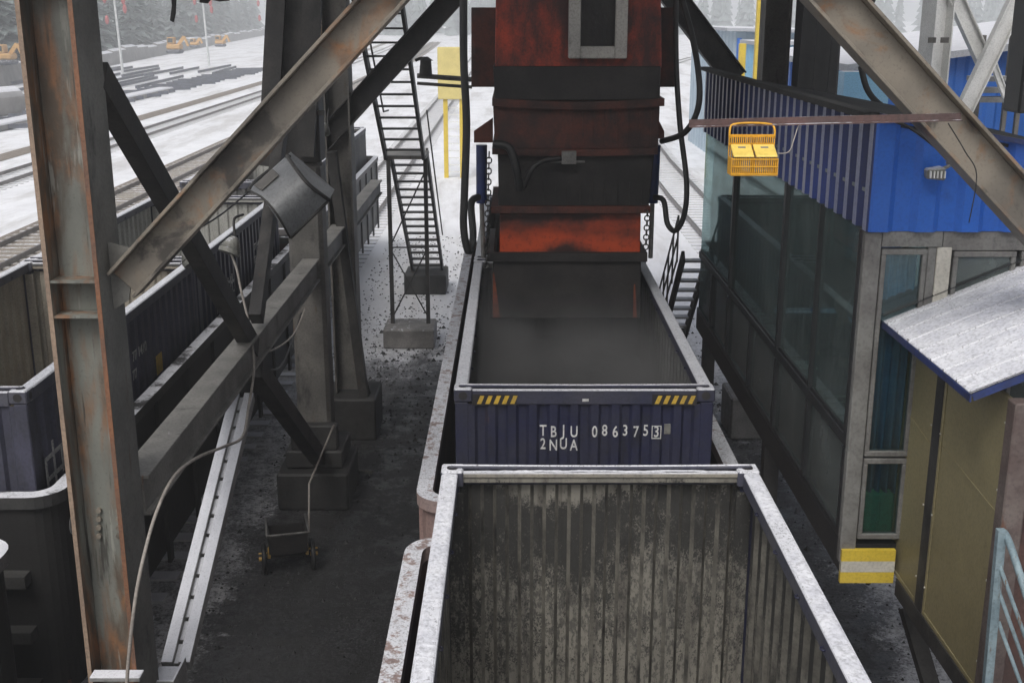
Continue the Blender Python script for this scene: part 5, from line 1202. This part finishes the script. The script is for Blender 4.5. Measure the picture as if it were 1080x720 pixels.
def digger(px, py, y, label, s=1.0):
    p = P(px, py, y=y); t = thing('digger', label, 'digger', (p.x, y, 0), 'orange machines by the trees')
    x, z0 = p.x, 2.2
    MB().box(x - 1.6 * s, x + 1.6 * s, y - 1, y + 1, z0, z0 + .9 * s).build('track_frame', 'timber', t, bevel=.2)
    MB().box(x - 1.5 * s, x + 1.5 * s, y - .9, y + .9, z0 + .92 * s, z0 + 2.0 * s).build('body', 'orange', t, bevel=.15)
    cb_ = MB().box(x - 1.3 * s, x + .2 * s, y - .85, y + .5, z0 + 2.02 * s, z0 + 3.5 * s).build('cab', 'orange', t, bevel=.1)
    MB().box(x - 1.1 * s, x + .0 * s, y - .9, y - .86, z0 + 2.4 * s, z0 + 3.3 * s).build('cab_window', 'glassdirty', cb_)
    MB().bar((x + .8 * s, y, z0 + 1.8 * s), (x + 2.2 * s, y, z0 + 3.6 * s), .3, .4).bar((x + 2.2 * s, y, z0 + 3.6 * s), (x + 3.0 * s, y, z0 + 1.6 * s), .25, .3).build('arm', 'orange', t)
digger(184, 46, 165, 'orange digger standing by the wall under the firs', .62)
digger(205, 40, 195, 'small orange machine just right of the digger', .4)
digger(232, 38, 200, 'orange machine right of the second lamp post', .5)
digger(6, 58, 128, 'orange machine at the left edge behind the big column', .6)

# coal crumbs on the ground
random.seed(21); cr = MB()
for i in range(3200):
    x = random.choice((random.uniform(-4.1, -1.0), random.uniform(2.5, 5.5))); y = random.uniform(8.5, 29); r = random.uniform(.008, .028) * (2.4 if random.random() < .06 else 1)
    a = random.uniform(0, 3); pts = [(x + r * math.cos(a + j * 1.57) * random.uniform(.7, 1.3), y + r * math.sin(a + j * 1.57) * random.uniform(.7, 1.3), 0) for j in range(4)]
    cr.add(pts + [(x, y, r * 1.1)], [(j, (j + 1) % 4, 4) for j in range(4)])
for i in range(1300):
    x = random.uniform(-4.2, -2.3) if i % 3 else random.uniform(-2.3, -1.0); y = random.uniform(19, 40); r = random.uniform(.012, .04)
    a = random.uniform(0, 3); pts = [(x + r * math.cos(a + j * 1.57) * random.uniform(.7, 1.3), y + r * math.sin(a + j * 1.57) * random.uniform(.7, 1.3), 0) for j in range(4)]
    cr.add(pts + [(x, y, r * 1.0)], [(j, (j + 1) % 4, 4) for j in range(4)])
kind(cr.build('coal_crumbs', 'debris', loc=(0, 20, 0)), 'stuff')

# ------------------------------------------------------------------ haze
def volume(name, x0, x1, y0, y1, z0, z1, dens, colr, drift=False):
    o = MB().box(x0, x1, y0, y1, z0, z1).build(name, 'dark', loc=((x0 + x1) / 2, (y0 + y1) / 2, z0))
    m = bpy.data.materials.new(name + '_air'); m.use_nodes = True; nt = m.node_tree
    for n_ in list(nt.nodes): nt.nodes.remove(n_)
    out = nt.nodes.new('ShaderNodeOutputMaterial'); v = nt.nodes.new('ShaderNodeVolumePrincipled')
    v.inputs['Color'].default_value = (*colr, 1); v.inputs['Density'].default_value = dens; v.inputs['Anisotropy'].default_value = .2
    if drift:
        g_ = nt.nodes.new('ShaderNodeNewGeometry'); sx = nt.nodes.new('ShaderNodeSeparateXYZ'); nt.links.new(g_.outputs['Position'], sx.inputs[0])
        nz = nt.nodes.new('ShaderNodeTexNoise'); nz.inputs['Scale'].default_value = 1.1; nz.inputs['Detail'].default_value = 3; nt.links.new(g_.outputs['Position'], nz.inputs['Vector'])
        mr = nt.nodes.new('ShaderNodeMapRange'); nt.links.new(nz.outputs[0], mr.inputs[0]); mr.inputs[1].default_value = .36; mr.inputs[2].default_value = .7
        mz = nt.nodes.new('ShaderNodeMapRange'); nt.links.new(sx.outputs[2], mz.inputs[0]); mz.inputs[1].default_value = z1; mz.inputs[2].default_value = z1 - 1.2
        my = nt.nodes.new('ShaderNodeMapRange'); nt.links.new(sx.outputs[1], my.inputs[0]); my.inputs[1].default_value = y0; my.inputs[2].default_value = y0 + 2.2
        m1 = nt.nodes.new('ShaderNodeMath'); m1.operation = 'MULTIPLY'; nt.links.new(mr.outputs[0], m1.inputs[0]); nt.links.new(mz.outputs[0], m1.inputs[1])
        m2 = nt.nodes.new('ShaderNodeMath'); m2.operation = 'MULTIPLY'; nt.links.new(m1.outputs[0], m2.inputs[0]); nt.links.new(my.outputs[0], m2.inputs[1])
        m3 = nt.nodes.new('ShaderNodeMath'); m3.operation = 'MULTIPLY'; nt.links.new(m2.outputs[0], m3.inputs[0]); m3.inputs[1].default_value = dens
        nt.links.new(m3.outputs[0], v.inputs['Density'])
    nt.links.new(v.outputs[0], out.inputs['Volume']); o.data.materials[0] = m
    return kind(o, 'stuff')
volume('haze', -720, 720, -70, 1230, -1, 24, .0019, (.92, .94, .96))
volume('coal_dust', -.40, 1.76, 10.63, 16.35, 2.5, ZT + .15, 2.6, (.5, .5, .5), True)

# ------------------------------------------------------------------ light
w = bpy.data.worlds.new('World'); sc.world = w; w.use_nodes = True; nt = w.node_tree; bg = nt.nodes['Background']
EL, AZ = 52, 200
sky = nt.nodes.new('ShaderNodeTexSky'); sky.sky_type = 'NISHITA'; sky.sun_disc = False; sky.sun_elevation = R(EL); sky.sun_rotation = R(AZ)
sky.air_density = 1.0; sky.dust_density = 6.0; sky.ozone_density = 1.0
hs = nt.nodes.new('ShaderNodeHueSaturation'); hs.inputs['Saturation'].default_value = .3
nt.links.new(sky.outputs[0], hs.inputs['Color']); nt.links.new(hs.outputs[0], bg.inputs[0]); bg.inputs[1].default_value = .11
sd = bpy.data.lights.new('sun', 'SUN'); sd.energy = .8; sd.angle = R(25); sd.color = (1, .97, .94)
so = bpy.data.objects.new('sun', sd); col.objects.link(so)
az = R(AZ); to_sun = V((math.sin(az) * math.cos(R(EL)), math.cos(az) * math.cos(R(EL)), math.sin(R(EL))))
so.rotation_euler = (-to_sun).to_track_quat('-Z', 'Y').to_euler(); so.location = to_sun * 60
vs_ = sc.view_settings; vs_.view_transform = 'Standard'; vs_.look = 'None'; vs_.gamma = 1; vs_.use_curve_mapping = False; vs_.exposure = .45
sc.cycles.volume_bounces = 1; sc.cycles.max_bounces = 8; sc.cycles.transparent_max_bounces = 12
sc.cycles.use_denoising = True
